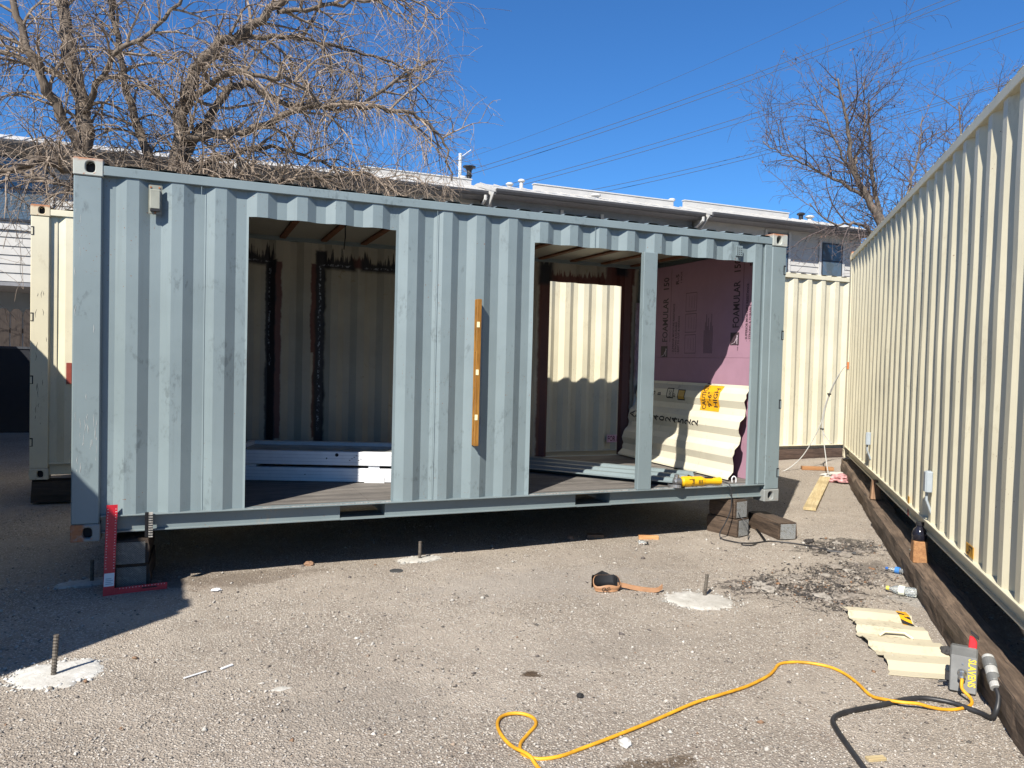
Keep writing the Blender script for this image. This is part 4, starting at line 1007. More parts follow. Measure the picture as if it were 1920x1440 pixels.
# ------------------------------------------------------------------ power box, connector and cords
def power_box():
    fx = Vector((.60, -.80, 0)).normalized(); nrm = Vector((-.80, -.60, .0)).normalized(); up = (Vector((0, 0, 1)) - nrm * .16).normalized(); nn = fx.cross(up).normalized()
    if nn.dot(nrm) < 0: nn = -nn
    b0 = Vector((4.430, -3.192, .006)); P = lambda a, h, d=0.0: b0 + fx * a + up * h + nn * d
    root = thing('power_box', 'dark grey power distribution box with yellow lettering leaning on the sleeper', 'power box', (4.430, -3.192, 0))
    MB().obox(P(.0, .118, -.04), fx, nn, up, .062, .04, .116).build('housing', 'pboxgrey', root, world=True, bevel=.008)
    MB().obox(P(.0, .098, .004), fx, nn, up, .058, .003, .090).build('face_plate', simple('mid_grey_plate', (.17, .17, .165), .45), root, world=True, bevel=.002)
    mb = MB(); add_text(mb, 'SLAVENS', .048, P(.022, .180, .0085), -up, fx, xs=.74); mb.build('lettering', 'yellowink', root, world=True)
    MB().lathe([(.022, 0), (.022, .012), (.017, .016), (.017, .045), (.011, .05)], P(-.005, .108, .008), (nn * .8 - up * .6), 14).build('socket_plug', 'steel', root, world=True)
    MB().lathe([(.005, 0), (.005, .004)], P(-.004, .15, .0075), nn, 8).build('screw', 'steel', root, world=True)
    MB().obox(P(-.070, .07, -.03), fx, nn, up, .012, .018, .022).build('side_socket', 'black', root, world=True, bevel=.004)
    MB().tube([P(-.075, .045, -.02), P(-.11, .035, -.01)], .006, 6).build('side_lug', 'black', root, world=True)
    r = MB(); q = [(.006, .25), (.044, .25), (.045, .295), (.03, .318), (.01, .322)]
    r.prism(q, lambda a, h: P(a + .012, h - .03, -.02), lambda a, h: P(a + .012, h - .03, -.06)); r.build('red_lever', 'redplastic', root, world=True, bevel=.004)
    MB().obox(P(.045, .298, -.05), fx * .8 + up * -.6, nn, up, .024, .016, .008).build('lever_cap', 'black', root, world=True, bevel=.003)
    # big twist connector
    c0 = Vector((4.434, -3.315, .242)); c1 = Vector((4.322, -3.448, .133)); ax = (c1 - c0).normalized()
    con = thing('power_connector', 'chunky grey and black cable connector leaning on the sleeper', 'connector', (4.36, -3.40, 0))
    for (s, l, rr_, m) in ((0, .017, .028, 'cordgrey'), (.0175, .048, .031, 'pboxgrey'), (.066, .042, .028, 'cordgrey'), (.1085, .045, .030, 'pboxgrey'), (.154, .03, .026, 'cordgrey')):
        MB().lathe([(rr_ * .94, 0), (rr_, .004), (rr_, l - .004), (rr_ * .94, l)], c0 + ax * s, ax, 18).build('ring' if m == 'cordgrey' else 'grip', m, con, world=True)
    e = c0 + ax * .185
    bc = [e, e + ax * .03 + Vector((-.0, -.005, -.012)), (4.283, -3.475, .065), (4.278, -3.455, .022), (4.29, -3.40, .0135), (4.28, -3.34, .0135), (4.255, -3.255, .0135), (4.17, -3.175, .0135), (4.06, -3.155, .0135), (3.90, -3.16, .0135), (3.76, -3.158, .0135), (3.63, -3.165, .0135), (3.545, -3.20, .0135), (3.485, -3.28, .0135), (3.41, -3.42, .0135), (3.34, -3.557, .0135), (3.22, -3.80, .0135), (3.05, -4.1, .0135)]
    MB().tube(catmull(bc, 10), .0125, 10).build('cable', 'cordblack', con, world=True, smooth=True)
    # yellow extension cord
    s0 = P(-.005, .108, .008) + (nn * .8 - up * .6).normalized() * .048
    yc = [s0, s0 + Vector((-.03, -.025, -.035)), (4.365, -3.285, .028), (4.33, -3.31, .010), (4.229, -3.317, .009), (4.16, -3.295, .009), (4.10, -3.268, .018), (4.05, -3.24, .030), (3.987, -3.20, .030), (3.95, -3.12, .018), (3.945, -3.05, .009), (4.0, -2.92, .009), (4.035, -2.80, .009), (4.03, -2.70, .009), (3.97, -2.62, .009), (3.89, -2.575, .009), (3.79, -2.57, .009), (3.69, -2.635, .009), (3.60, -2.685, .009), (3.412, -2.75, .009), (3.20, -2.79, .009), (3.027, -2.823, .009), (2.75, -2.91, .009), (2.483, -2.984, .009), (2.30, -3.03, .009),
          (2.184, -3.056, .009), (2.09, -3.045, .009), (2.045, -2.99, .009), (2.065, -2.91, .010), (2.136, -2.834, .009), (2.205, -2.765, .009), (2.22, -2.70, .009), (2.19, -2.645, .009), (2.132, -2.625, .009), (2.074, -2.65, .009), (2.035, -2.72, .009), (2.02, -2.82, .009), (2.024, -2.92, .013), (2.04, -3.0, .026), (2.052, -3.05, .026), (2.058, -3.10, .012), (2.07, -3.25, .009), (2.10, -3.5, .009)]
    pts = catmull(yc, 8); mb = MB().tube(pts, .0082, 10)
    tag(mb.build('extension_cord', 'cordyellow', loc=(3.4, -2.75, 0), smooth=True), 'yellow extension cord winding across the gravel with a loop at one end', 'extension cord')
power_box()

# ------------------------------------------------------------------ leather pouch with strap
def pouch():
    root = thing('tool_pouch', 'tan leather tool pouch with its strap lying on the gravel', 'tool pouch', (3.56, -1.04, .004))
    mb = MB(); n = 20; ang = R(-14); ca, sa = math.cos(ang), math.sin(ang)
    def w(a, b, z): return (3.56 + a * ca - b * sa, -1.035 + a * sa + b * ca, .004 + z)
    for s, (ins, zo) in enumerate(((0, 0), (.006, .004))):
        for z, ra, rb in ((0, .085, .040), (.03, .10, .052), (.062, .105, .056)):
            for k in range(n):
                t = 2 * math.pi * k / n; lift = (.050 * max(0, math.sin(t)) ** 1.2 + .012 * math.sin(3 * t) - .018 * max(0, -math.sin(t))) * (z / .062)
                mb.v.append(w((ra - ins) * math.cos(t), (rb - ins) * math.sin(t), z + zo * (z < .05) + lift))
    for s in (0, 1):
        for j in range(2):
            for k in range(n): a = s * 3 * n + j * n + k; b = s * 3 * n + j * n + (k + 1) % n; mb.f.append((a, b, b + n, a + n))
        mb.f.append(tuple(s * 3 * n + k for k in range(n)))
    for k in range(n): a = 2 * n + k; b = 2 * n + (k + 1) % n; mb.f.append((a, b, b + 3 * n, a + 3 * n))
    mo, mi = MB(), MB(); mo.v = mb.v; mi.v = mb.v; fo = [f for f in mb.f if max(f) < 3 * n]; mo.f = fo + [f for f in mb.f if max(f) >= 3 * n and min(f) < 3 * n]; mi.f = [f for f in mb.f if min(f) >= 3 * n]
    mo.build('pouch', 'leather', root, world=True, smooth=True, recalc=False); mi.build('inside', 'black', root, world=True, smooth=True, recalc=False)
    mb = MB()
    for j, z in enumerate((.015, .088)):
        for k in range(9): t = math.pi * (.05 + .9 * k / 8); mb.v.append(w(.094 * math.cos(t) - .02, .066 * math.sin(t), z + (.032 * math.sin(t) + .01 * math.sin(5 * t) if j else 0)))
    for k in range(8): mb.f.append((k, k + 1, k + 10, k + 9))
    mb.build('black_lining', 'black', root, world=True)
    mb = MB(); add_text(mb, 'OC', .042, w(-.055, -.0595, .012), (ca, sa, 0), (0, -.15, 1)); mb.build('lettering', 'ink', root, world=True)
    pts = catmull([(3.645, -1.045, .045), (3.69, -1.06, .04), (3.735, -1.085, .03), (3.80, -1.13, .022), (3.86, -1.175, .022), (3.895, -1.20, .03), (3.925, -1.205, .05)], 5); mb = MB()
    for i, p in enumerate(pts):
        t = (pts[min(i + 1, len(pts) - 1)] - pts[max(0, i - 1)]).normalized(); sdv = Vector((-t.y, t.x, 0)).normalized() * .006
        for q in (-sdv - Vector((0, 0, .018)), -sdv + Vector((0, 0, .014)), sdv + Vector((0, 0, .014)), sdv - Vector((0, 0, .018))): mb.v.append(tuple(p + q))
    for i in range(len(pts) - 1):
        for k in range(4): a = i * 4 + k; b = i * 4 + (k + 1) % 4; mb.f.append((a, b, b + 4, a + 4))
    mb.f += [(0, 1, 2, 3), tuple(len(mb.v) - 1 - k for k in range(4))]
    mb.build('strap', 'leather', root, world=True)
pouch()

# ------------------------------------------------------------------ bottles and litter by the sleepers
def bottle_prof(r, h): return [(r * .82, 0), (r, .008), (r, h * .30), (r * .93, h * .36), (r, h * .42), (r, h * .62), (r * .72, h * .78), (r * .36, h * .86), (r * .36, h * .93)]
def glass_mat(name, col, rough=.08):
    t = NT(name); t.color(col); t.rough(rough); t.b.inputs['Transmission Weight'].default_value = .85; t.b.inputs['IOR'].default_value = 1.25; return t.m
clear = glass_mat('clear_plastic', (.82, .88, .90))
def lying_bottle(name, label, p, d, r, h, capm, labm, crush):
    d = Vector(d).normalized(); root = thing(name, label, 'bottle', p)
    c = Vector(p) + Vector((0, 0, r))
    mb = MB().lathe(bottle_prof(r, h), c, d, 16); mb.v = [(v[0], v[1], c.z + (v[2] - c.z) * (1 - crush * (.5 + .5 * mnoise.noise((v[0] * 30, v[1] * 30, 1))))) for v in mb.v]
    b = mb.build('bottle_body', clear, root, world=True, smooth=True)
    MB().lathe([(r * .42, 0), (r * .42, .018), (r * .38, .021)], c + d * h * .925, d, 12).build('cap', capm, root, world=True)
    MB().lathe([(r * 1.012, 0), (r * 1.012, h * .2)], c + d * h * .40, d, 16).build('label_band', labm, root, world=True)
lying_bottle('plastic_bottle', 'crushed clear plastic bottle with blue label beside the sleeper', (6.06, -1.50, .024), (-.3, .75, 0), .027, .17, simple('blue_cap', (.03, .10, .32), .4), simple('blue_label', (.04, .16, .42), .4), .45)
lying_bottle('plastic_bottle', 'clear plastic bottle with yellow cap lying by the sleeper', (5.63, -1.93, .014), (-.45, .75, 0), .036, .20, simple('yellow_cap', (.62, .52, .08), .4), simple('pale_label', (.62, .62, .5), .4), .12)
p = along(5.42, .005); zb = p[2] + .197 + .166
root = thing('dark_bottle', 'shiny black bottle standing on the orange topped wood block', 'bottle', (p[0], p[1], zb))
MB().lathe([(.044, 0), (.052, .006), (.054, .05), (.044, .085), (.026, .10), (.024, .115)], (p[0], p[1], zb), (0, 0, 1), 20).build('bottle_body', simple('glossy_black_plastic', (.012, .012, .018), .12, bump=0), root, world=True, smooth=True)
MB().lathe([(.029, 0), (.029, .022), (.026, .025)], (p[0], p[1], zb + .1155), (0, 0, 1), 14).build('cap', 'black', root, world=True)
q = along(5.15, .03); o = MB().obox((q[0], q[1], q[2] + .205), (dv.x, dv.y, 0), (nv.x, nv.y, 0), (0, 0, 1), .09, .03, .003).build('metal_shim', simple('grey_green_shim', (.22, .24, .21), .5), loc=(q[0], q[1], q[2] + .2)); tag(o, 'thin grey metal shim on the sleeper next to the black bottle', 'shim')

def plank(label, a, b, w, h, mat, name='wood_plank'):
    a, b = Vector(a), Vector(b); d = b - a; root_loc = tuple((a + b) / 2); ax = d.normalized(); ay = Vector((-ax.y, ax.x, 0)).normalized(); az = ax.cross(ay)
    o = bpy.data.objects.new(name, None)
    mb = MB(); hl = d.length / 2; mb.obox((0, 0, h / 2), (1, 0, 0), (0, 1, 0), (0, 0, 1), hl, w / 2, h / 2); o = mb.build(name, mat, bevel=.002)
    o.location = root_loc; o.rotation_euler = (0, -math.asin(d.z / d.length), math.atan2(d.y, d.x)); tag(o, label, 'plank'); return o
plank('pale sawn plank lying on the gravel past the container corner', (7.10, .66, gh(7.1, .66) + .003), (8.72, 2.06, gh(8.72, 2.06) + .003), .135, .03, 'pine')
plank('weathered orange board lying against the tie under the cables', (8.92, 2.72, gh(8.92, 2.72) + .002), (9.30, 2.50, gh(9.3, 2.5) + .002), .10, .05, 'oldwood')
plank('short dark wood offcut at the shadow edge, the lighter one farther along', (4.18, .42, .028), (4.32, .36, .029), .07, .035, wood('dark_offcut', (.12, .07, .04), (.22, .14, .085)), 'wood_offcut')
plank('short orange wood offcut at the shadow edge near the tiny glass bottle', (4.62, .225, .030), (4.79, .155, .031), .045, .035, wood('amber_offcut', (.42, .20, .08), (.60, .34, .15)), 'wood_offcut')
plank('yellow wood chip lying alone beyond the black cable', (3.405, -3.525, .003), (3.485, -3.545, .004), .03, .014, 'pine', 'wood_chip')
plank('thin white stick on the gravel, the longer of two', (.72, -1.70, .004), (.83, -1.64, .004), .010, .006, 'stickerwhite', 'white_stick')
plank('short white stick on the gravel, thicker of two', (.90, -1.64, .004), (.96, -1.60, .005), .016, .008, 'stickerwhite', 'white_stick')
mb = MB(); mb.tube([(6.02, .30, .06), (5.86, .03, .062), (5.70, -.24, .052)], [.010, .011, .012], 6); tag(mb.build('pry_bar', 'blackmetal', loc=(5.86, .03, .05)), 'dark pry bar leaning on the gravel between the timber blocks', 'pry bar')
root = thing('glass_vial', 'tiny clear glass bottle lying near the orange offcut', 'bottle', (4.53, .03, .027))
MB().lathe([(.018, 0), (.020, .004), (.020, .05), (.010, .064), (.010, .075)], (4.50, .04, .047), (1, -.4, 0), 12).build('bottle_body', clear, root, world=True, smooth=True); MB().lathe([(.0125, 0), (.0125, .014)], (4.50 + .07, .04 - .028, .047), (1, -.4, 0), 10).build('cap', 'black', root, world=True)
mb = MB().lathe([(.052, 0), (.054, .003), (.052, .006)], (2.235, -.069, .002), (0, 0, 1), 28); tag(mb.build('rubber_disc', simple('dark_disc', (.05, .05, .05), .6), loc=(2.235, -.069, .002)), 'flat dark round disc on the gravel near the rebar stake', 'disc')
lump('white_rock', 'white stone lying beside the yellow cord', 'rock', (2.50, -3.055, .0), .028, simple('white_stone', (.5, .485, .45), .9), 1, .8)
lump('coal_lump', 'small black lump alone on the open gravel', 'rock', (2.54, -2.56, .0), .017, simple('black_lump', (.018, .017, .017), .8), 2, .9)
lump('asphalt_lump', 'rough dark asphalt lump beside the striped tape offcut', 'rock', (4.855, -2.775, .0), .042, simple('asphalt_black', (.035, .033, .032), .9, var=.4, scale=40, bump=.6), 3, .8)
lump('white_scrap', 'small white scrap on the gravel in front of the stacked dark blocks', 'scrap', (.92, -.18, .0), (.035, .018, .012), 'stickerwhite', 4)
lump('white_scrap', 'pale smear of plaster on the open gravel', 'scrap', (1.17, -1.98, -.003), (.05, .028, .006), 'concrete', 6)
lump('red_rag', 'crumpled red and white rag against the far sleeper', 'rag', (8.72, 1.80, gh(8.72, 1.8)), (.13, .09, .06), 'rag', 5, rough=.8)
lump('plaster_rubble', 'pale plaster rubble heap below the hanging grey cables', 'rubble', (9.0, 2.15, gh(9.0, 2.15) - .005), (.17, .10, .03), 'concrete', 8, rough=.9)
lump('brown_stone', 'brown stone at the shadow edge under the grey-blue container', 'rock', (1.62, .30, .0), (.04, .03, .022), simple('brown_stone', (.22, .13, .08), .9), 9)
lump('brown_stone', 'reddish stone at the shadow edge near the dark wood offcut', 'rock', (4.0, .42, .02), (.035, .03, .022), simple('reddish_stone', (.24, .15, .10), .9), 12)
# grey cables coming out of the long container's end
cb = thing('cable_bundle', 'bundle of pale grey cables hanging out of the cream container onto the ground', 'cable', (9.2, 2.5, .2))
base = Vector((9.26, 2.285, 1.72))
for k, (mid, end) in enumerate((((9.02, 2.50, .85), (8.62, 2.72, .195)), ((9.04, 2.46, .80), (8.84, 2.12, .185)), ((9.05, 2.48, .82), (9.05, 2.30, .62)))):
    pts = catmull([base, base + Vector((-.05, .03, -.06)), (9.13 + .01 * k, 2.42, 1.40), (9.06 + .012 * k, 2.47, 1.1), mid, ((mid[0] * .55 + end[0] * .45), (mid[1] * .5 + end[1] * .5), (mid[2] * .35 + end[2] * .65)), end] + ([(8.45, 2.80, .185)] if k == 0 else []), 6)
    MB().tube(pts, .0075, 7).build('cable', 'cordgrey', cb, world=True, smooth=True)
for z, x, y in ((1.30, 9.105, 2.435), (.80, 9.035, 2.475)): MB().lathe([(.028, 0), (.028, .02)], (x, y, z), (.1, 0, 1), 10).build('cable_tie', 'black', cb, world=True)
MB().obox(base + Vector((.02, -.0, 0)), (dv.x, dv.y, 0), (nv.x, nv.y, 0), (0, 0, 1), .045, .012, .05).build('gland', simple('orange_gland', (.45, .14, .04), .5), cb, world=True)

# ------------------------------------------------------------------ broken asphalt beside the sleepers
def chunks():
    rr = random.Random(12); ms = [simple('asphalt_chunk_dark', (.040, .035, .032), .95, var=.4, scale=30, bump=.6), simple('asphalt_chunk_grey', (.19, .165, .14), .95, var=.25, scale=30, bump=.6), simple('concrete_chunk_pale', (.25, .225, .195), .95, var=.2, scale=25, bump=.5)]
    zones = [(5.45, -1.35, .62, .30, 34), (6.25, -.68, .42, .26, 20), (4.75, -1.3, .35, .18, 16), (5.0, -1.72, .26, .24, 18)]
    protos = []
    for (cx, cy, rx, ry, n) in zones:
        for i in range(n):
            x, y = rr.gauss(cx, rx * .55), rr.gauss(cy, ry * .55); p = Vector((x, y)) - A_
            if p.dot(nv) > -.08 or ((Vector((x, y)) - Vector((4.165, -1.385))).length < .32): continue
            s = rr.choice((.015, .02, .025, .03, .04, .06)); k = rr.choice((0, 1, 1, 1, 2, 2))
            lump('asphalt_chunk', ('black broken asphalt chunk in the crumbled patch by the sleepers', 'grey-brown broken asphalt chunk in the crumbled patch by the sleepers', 'pale broken concrete chunk in the crumbled patch by the sleepers')[k], 'rubble', (x, y, gh(x, y) - .004), (s, s * rr.uniform(.6, 1), s * rr.uniform(.26, .42)), ms[k], rr.uniform(0, 90), rough=.7, group='broken asphalt chunks').rotation_euler = (0, 0, rr.uniform(0, 6.28))
    r = np.random.RandomState(8); pts = []; 
    for (cx, cy, rx, ry, n) in zones:
        for i in range(n * 38):
            x, y = r.normal(cx, rx * .5), r.normal(cy, ry * .55)
            if (Vector((x, y)) - A_).dot(nv) > -.04 or ((Vector((x, y)) - Vector((4.07, -1.44))).length < .22): continue
            pts.append((x, y, gh(x, y) + .004))
    pts = np.array(pts); sz = r.lognormal(-5.0, .5, len(pts)).clip(.004, .024); pal = np.array([(.03, .027, .025), (.055, .047, .04), (.15, .125, .105), (.25, .215, .18), (.19, .10, .05)])
    scatter_stones('asphalt_crumbs', pts, sz, pal[r.choice(5, len(pts), p=[.20, .22, .28, .24, .06])], 9, 'dark asphalt crumbs and grit in the crumbled patch')
    r = np.random.RandomState(18); pts = np.array([(x, y, gh(x, y) + .003) for x, y in zip(r.uniform(-.6, 6.5, 420), r.uniform(-3.6, .4, 420))]); sz = r.lognormal(-4.5, .35, 420).clip(.006, .022)
    pal = np.array([(.40, .375, .335), (.22, .185, .15), (.09, .075, .068), (.20, .115, .065)]); scatter_stones('scattered_pebbles', pts, sz, pal[r.choice(4, 420, p=[.5, .25, .15, .1])], 4, 'larger pale pebbles scattered over the yard')
chunks()
# ------------------------------------------------------------------ houses behind the yard
sid = simple('pale_grey_siding', (.42, .41, .39), .7, var=.06, scale=3, bump=.06)
sid2 = simple('blue_grey_siding', (.20, .218, .24), .7, var=.08, scale=3, bump=.06)
roofm = simple('white_metal_roof', (.44, .43, .41), .5, var=.06, scale=2, bump=.05)
trimm = simple('pale_trim', (.46, .455, .44), .6, var=.04)
gut = simple('grey_gutter', (.06, .06, .064), .4, var=.1)
soff = simple('grey_soffit', (.20, .20, .212), .7)
winframe = simple('dark_window_frame', (.03, .034, .045), .4, bump=0)
def pane_mat():
    t = NT('window_pane'); t.color((.03, .045, .06)); t.rough(.04); t.b.inputs['Specular IOR Level'].default_value = .9; t.b.inputs['Metallic'].default_value = .25
    w = t.n.new('ShaderNodeTexWave'); w.bands_direction = 'Z'; w.inputs['Scale'].default_value = 9; t.l.new(t.tc(), w.inputs['Vector'])
    t.color(t.mix(w.outputs['Fac'], (.05, .075, .10), (.14, .18, .21))); return t.m
panem = pane_mat()
def house(x0, x1, ye, label, par=None, wins=(), lower=True, wallm=None, side=True):
    """ye: eave line, wall .65 m behind it; shed roof rising away to a short parapet, flat roof behind"""
    ze = 6.21; yw = ye + .65; z0 = 3.19; d = 9.0
    root = thing('row_house', label, 'house', ((x0 + x1) / 2, yw, .2), group='row houses behind the yard')
    wm = wallm or sid
    MB().box(x0 + .02, yw + .03, z0, x1 - .02, yw + d, ze + .25).build('wall', wm, root, world=True)
    n = 15; bh = (ze - z0) / n
    for k in range(n):
        za = z0 + k * bh; y_t, y_b = yw + .012, yw
        mb = MB(); mb.add([(x0, y_b - .012, za), (x1, y_b - .012, za), (x1, yw + .0295, za), (x0, yw + .0295, za), (x0, y_t, za + bh + .012), (x1, y_t, za + bh + .012), (x1, yw + .0295, za + bh + .012), (x0, yw + .0295, za + bh + .012)],
                          [(3, 2, 1, 0), (4, 5, 6, 7), (0, 1, 5, 4), (1, 2, 6, 5), (2, 3, 7, 6), (3, 0, 4, 7)])
        mb.build('siding_board', wm, root, world=True)
        if side:
            mb = MB(); mb.add([(x0 - .014, yw - .002, za), (x0 + .018, yw - .002, za), (x0 + .018, yw + 3.0, za), (x0 - .014, yw + 3.0, za), (x0 + .008, yw - .002, za + bh + .012), (x0 + .018, yw - .002, za + bh + .012), (x0 + .018, yw + 3.0, za + bh + .012), (x0 + .008, yw + 3.0, za + bh + .012)],
                              [(3, 2, 1, 0), (4, 5, 6, 7), (0, 1, 5, 4), (1, 2, 6, 5), (2, 3, 7, 6), (3, 0, 4, 7)]); mb.build('side_board', sid, root, world=True)
    MB().box(x0 - .03, yw - .03, z0, x0 + .10, yw - .0145, ze - .1).build('corner_board', trimm, root, world=True)
    # roof slab rising to the parapet, with standing seams
    yr, zr = ye + 1.35, ze + .44
    mb = MB(); mb.prism([(ye - .02, ze + .02), (yr, zr), (yr, zr - .10), (ye - .02, ze - .06)], lambda a, b: (x0 - .06, a, b), lambda a, b: (x1 + .06, a, b)); rf = mb.build('roof', roofm, root, world=True)
    k = x0
    while k < x1:
        mb = MB(); mb.prism([(ye - .01, ze + .026), (yr, zr + .005), (yr, zr + .03), (ye - .01, ze + .05)], lambda a, b: (k, a, b), lambda a, b: (k + .03, a, b)); s = mb.build('roof_seam', roofm, root, world=True); k += .42
    MB().box(x0 - .06, yr + .001, zr - .3, x1 + .06, yw + d, zr).build('flat_roof', roofm, root, world=True)
    MB().box(x0 - .02, ye + .02, ze - .11, x1 + .02, yw + .02, ze - .075).build('soffit', soff, root, world=True)
    mb = MB(); mb.prism([(ye - .12, ze + .015), (ye - .02, ze + .015), (ye - .02, ze - .10), (ye - .085, ze - .10), (ye - .115, ze - .04)], lambda a, b: (x0 - .04, a, b), lambda a, b: (x1 - .05, a, b)); mb.build('gutter', gut, root, world=True)
    MB().tube([(x1 - .12, ye - .07, ze - .10), (x1 - .12, ye - .07, ze - .2), (x1 - .12, yw - .06, ze - .5), (x1 - .12, yw - .06, z0)], .045, 8).build('downpipe', trimm, root, world=True)
    mb = MB(); mb.prism([(ye, ze - .0), (yw + .02, ze + .2), (yw + .02, ze - .55)], lambda a, b: (x0 - .05, a, b), lambda a, b: (x0 - .022, a, b)); mb.build('eave_cheek', trimm, root, world=True)
    if par:
        a, b = par; MB().box(a, yr + .02, zr - .05, b, yr + .14, zr + .17).build('parapet', roofm, root, world=True); MB().box(a - .02, yr - .0, zr + .1702, b + .02, yr + .16, zr + .20).build('parapet_cap', trimm, root, world=True)
    for (a, b, c, e) in wins:
        f = MB().box(a, yw - .05, c, b, yw - .0, e).build('window', winframe, root, world=True)
        zs = [c + .05, (c + e) / 2 - .02, (c + e) / 2 + .02, e - .05]
        for za, zb in ((zs[0], zs[1]), (zs[2], zs[3])): MB().box(a + .05, yw - .056, za, b - .05, yw - .0505, zb).build('pane', panem, root, world=True).parent = f
        for q in (MB().box(a - .10, yw - .045, c - .1, a - .001, yw - .013, e + .1), MB().box(b + .001, yw - .045, c - .1, b + .10, yw - .013, e + .1), MB().box(a - .1, yw - .045, c - .2, b + .1, yw - .013, c - .101)): q.build('window_trim', trimm, root, world=True)
    # open undercroft below the upper floor
    if lower:
        MB().box(x0, yw + 2.4, .15, x1, yw + 2.5, z0 - .001).build('undercroft_wall', sid2, root, world=True)
        MB().box(x0, yw - .0, z0 - .10, x1, yw + 2.39, z0 - .002).build('undercroft_soffit', soff, root, world=True)
        for x in (x0 + .15, x1 - .15): MB().box(x - .09, yw + .03, .1, x + .09, yw + .21, z0 - .101).build('post', trimm, root, world=True)
    return root
h0 = house(-9.5, 1.70, 14.10, 'row house with blue-grey undercroft and dark windows behind the big bare tree', None, ((-3.55, -2.33, 4.56, 6.02), (-1.0, .2, 4.56, 6.02), (-7, -5.8, 4.56, 6.0)), side=False)
h1 = house(1.74, 8.13, 13.72, 'row house whose roof carries the black stack and the tall white mast', (4.95, 8.1), ((3.2, 4.4, 4.56, 6.02),))
h2 = house(8.20, 14.92, 13.32, 'row house with white vents on its stepped roof above the wide opening', (9.9, 14.7), ((10.5, 11.7, 4.4, 5.9),), wallm=sid2)
h3 = house(15.0, 21.6, 13.06, 'row house with a narrow window seen beside the thin tree', (14.95, 19.1), ((19.85, 20.75, 4.65, 5.82), (17.6, 18.45, 4.7, 5.95)))
def vent(x, y, z, h, r, m, label, cap=True, name='roof_vent'):
    root = thing(name, label, 'roof vent', (x, y, z)); MB().lathe([(r, 0), (r, h)], (x, y, z), (0, 0, 1), 12).build('pipe', m, root, world=True)
    if cap: MB().lathe([(r * 1.3, 0), (r * 1.9, .03), (r * 1.9, .06), (r * 1.2, .09)], (x, y, z + h + .001), (0, 0, 1), 12).build('cap', m, root, world=True)
wv = simple('white_vent_pipe', (.50, .49, .47), .5); bv = simple('black_vent_pipe', (.016, .016, .018), .5)
zr = 6.65
root = thing('roof_vent', 'tall black flared vent stack on the roof beside the white mast', 'roof vent', (8.10, 15.3, zr)); 
MB().lathe([(.07, 0), (.07, .30), (.10, .33), (.07, .36), (.075, .48), (.13, .56), (.19, .575), (.19, .60)], (8.10, 15.3, zr), (0, 0, 1), 14).build('pipe', bv, root, world=True)
vent(7.86, 15.2, zr, .18, .07, wv, 'short white capped vent beside the black stack')
root = thing('roof_mast', 'thin white mast with a slanted arm on the roof behind the tree twigs', 'mast', (7.92, 15.6, zr))
MB().tube([(7.92, 15.6, zr), (7.92, 15.6, zr + 1.02)], .05, 8).build('pole', simple('white_mast', (.52, .535, .535), .4), root, world=True); MB().tube([(7.96, 15.6, zr + .93), (8.24, 15.55, zr + 1.16)], .013, 6).build('arm', wv, root, world=True)
vent(9.25, 15.0, zr - .05, .16, .06, wv, 'small white vent near the end of the raised parapet'); vent(9.62, 15.0, zr - .05, .30, .055, wv, 'taller white vent pipe next to the raised parapet')
for x, h, lb in ((13.95, .20, 'left one of four white vents behind the middle parapet'), (14.45, .13, 'short white vent second of four behind the middle parapet'), (14.78, .18, 'third of four white vents behind the middle parapet'), (15.02, .30, 'tallest of four white vents behind the middle parapet')): vent(x, 15.25, zr, h, .06, wv, lb)
vent(20.15, 15.0, zr, .30, .075, bv, 'black vent pipe on the roof beside the thin tree'); vent(20.55, 15.0, zr, .24, .08, wv, 'white capped vent beside the black vent pipe')
vent(11.75, 14.35, 6.45, .13, .08, wv, 'low pale vent poking through the sloping roof below the middle parapet')

# picket fence and dark panel at the left
fen = thing('picket_fence', 'dark brown dog-eared picket fence in shade behind the black panel', 'fence', (-3, 10.9, .2))
dkw = wood('dark_fence_wood', (.030, .022, .020), (.060, .044, .036), axis=2)
x = -5.6
while x < -.9:
    w = .185; poly = [(x, .2), (x + w, .2), (x + w, 2.34), (x + w - .05, 2.40), (x + .05, 2.40), (x, 2.34)]
    MB().prism(poly, lambda a, b: (a, 10.9, b), lambda a, b: (a, 10.92, b)).build('picket', dkw, fen, world=True); x += w + .018
for z in (.6, 1.95): MB().box(-5.7, 10.925, z, -.8, 10.965, z + .09).build('fence_rail', dkw, fen, world=True)
pan = thing('board_screen', 'low black board screen standing in front of the picket fence', 'screen', (-3, 9.75, .2))
for k in range(5): MB().box(-5.6 + k * .95, 9.75, .2, -4.655 + k * .95, 9.79, 1.66).build('board', simple('black_screen', (.012, .014, .020), .6), pan, world=True)
MB().box(-5.62, 9.735, 1.6605, -.84, 9.80, 1.70).build('top_rail', simple('dark_rail', (.05, .055, .065), .5), pan, world=True)

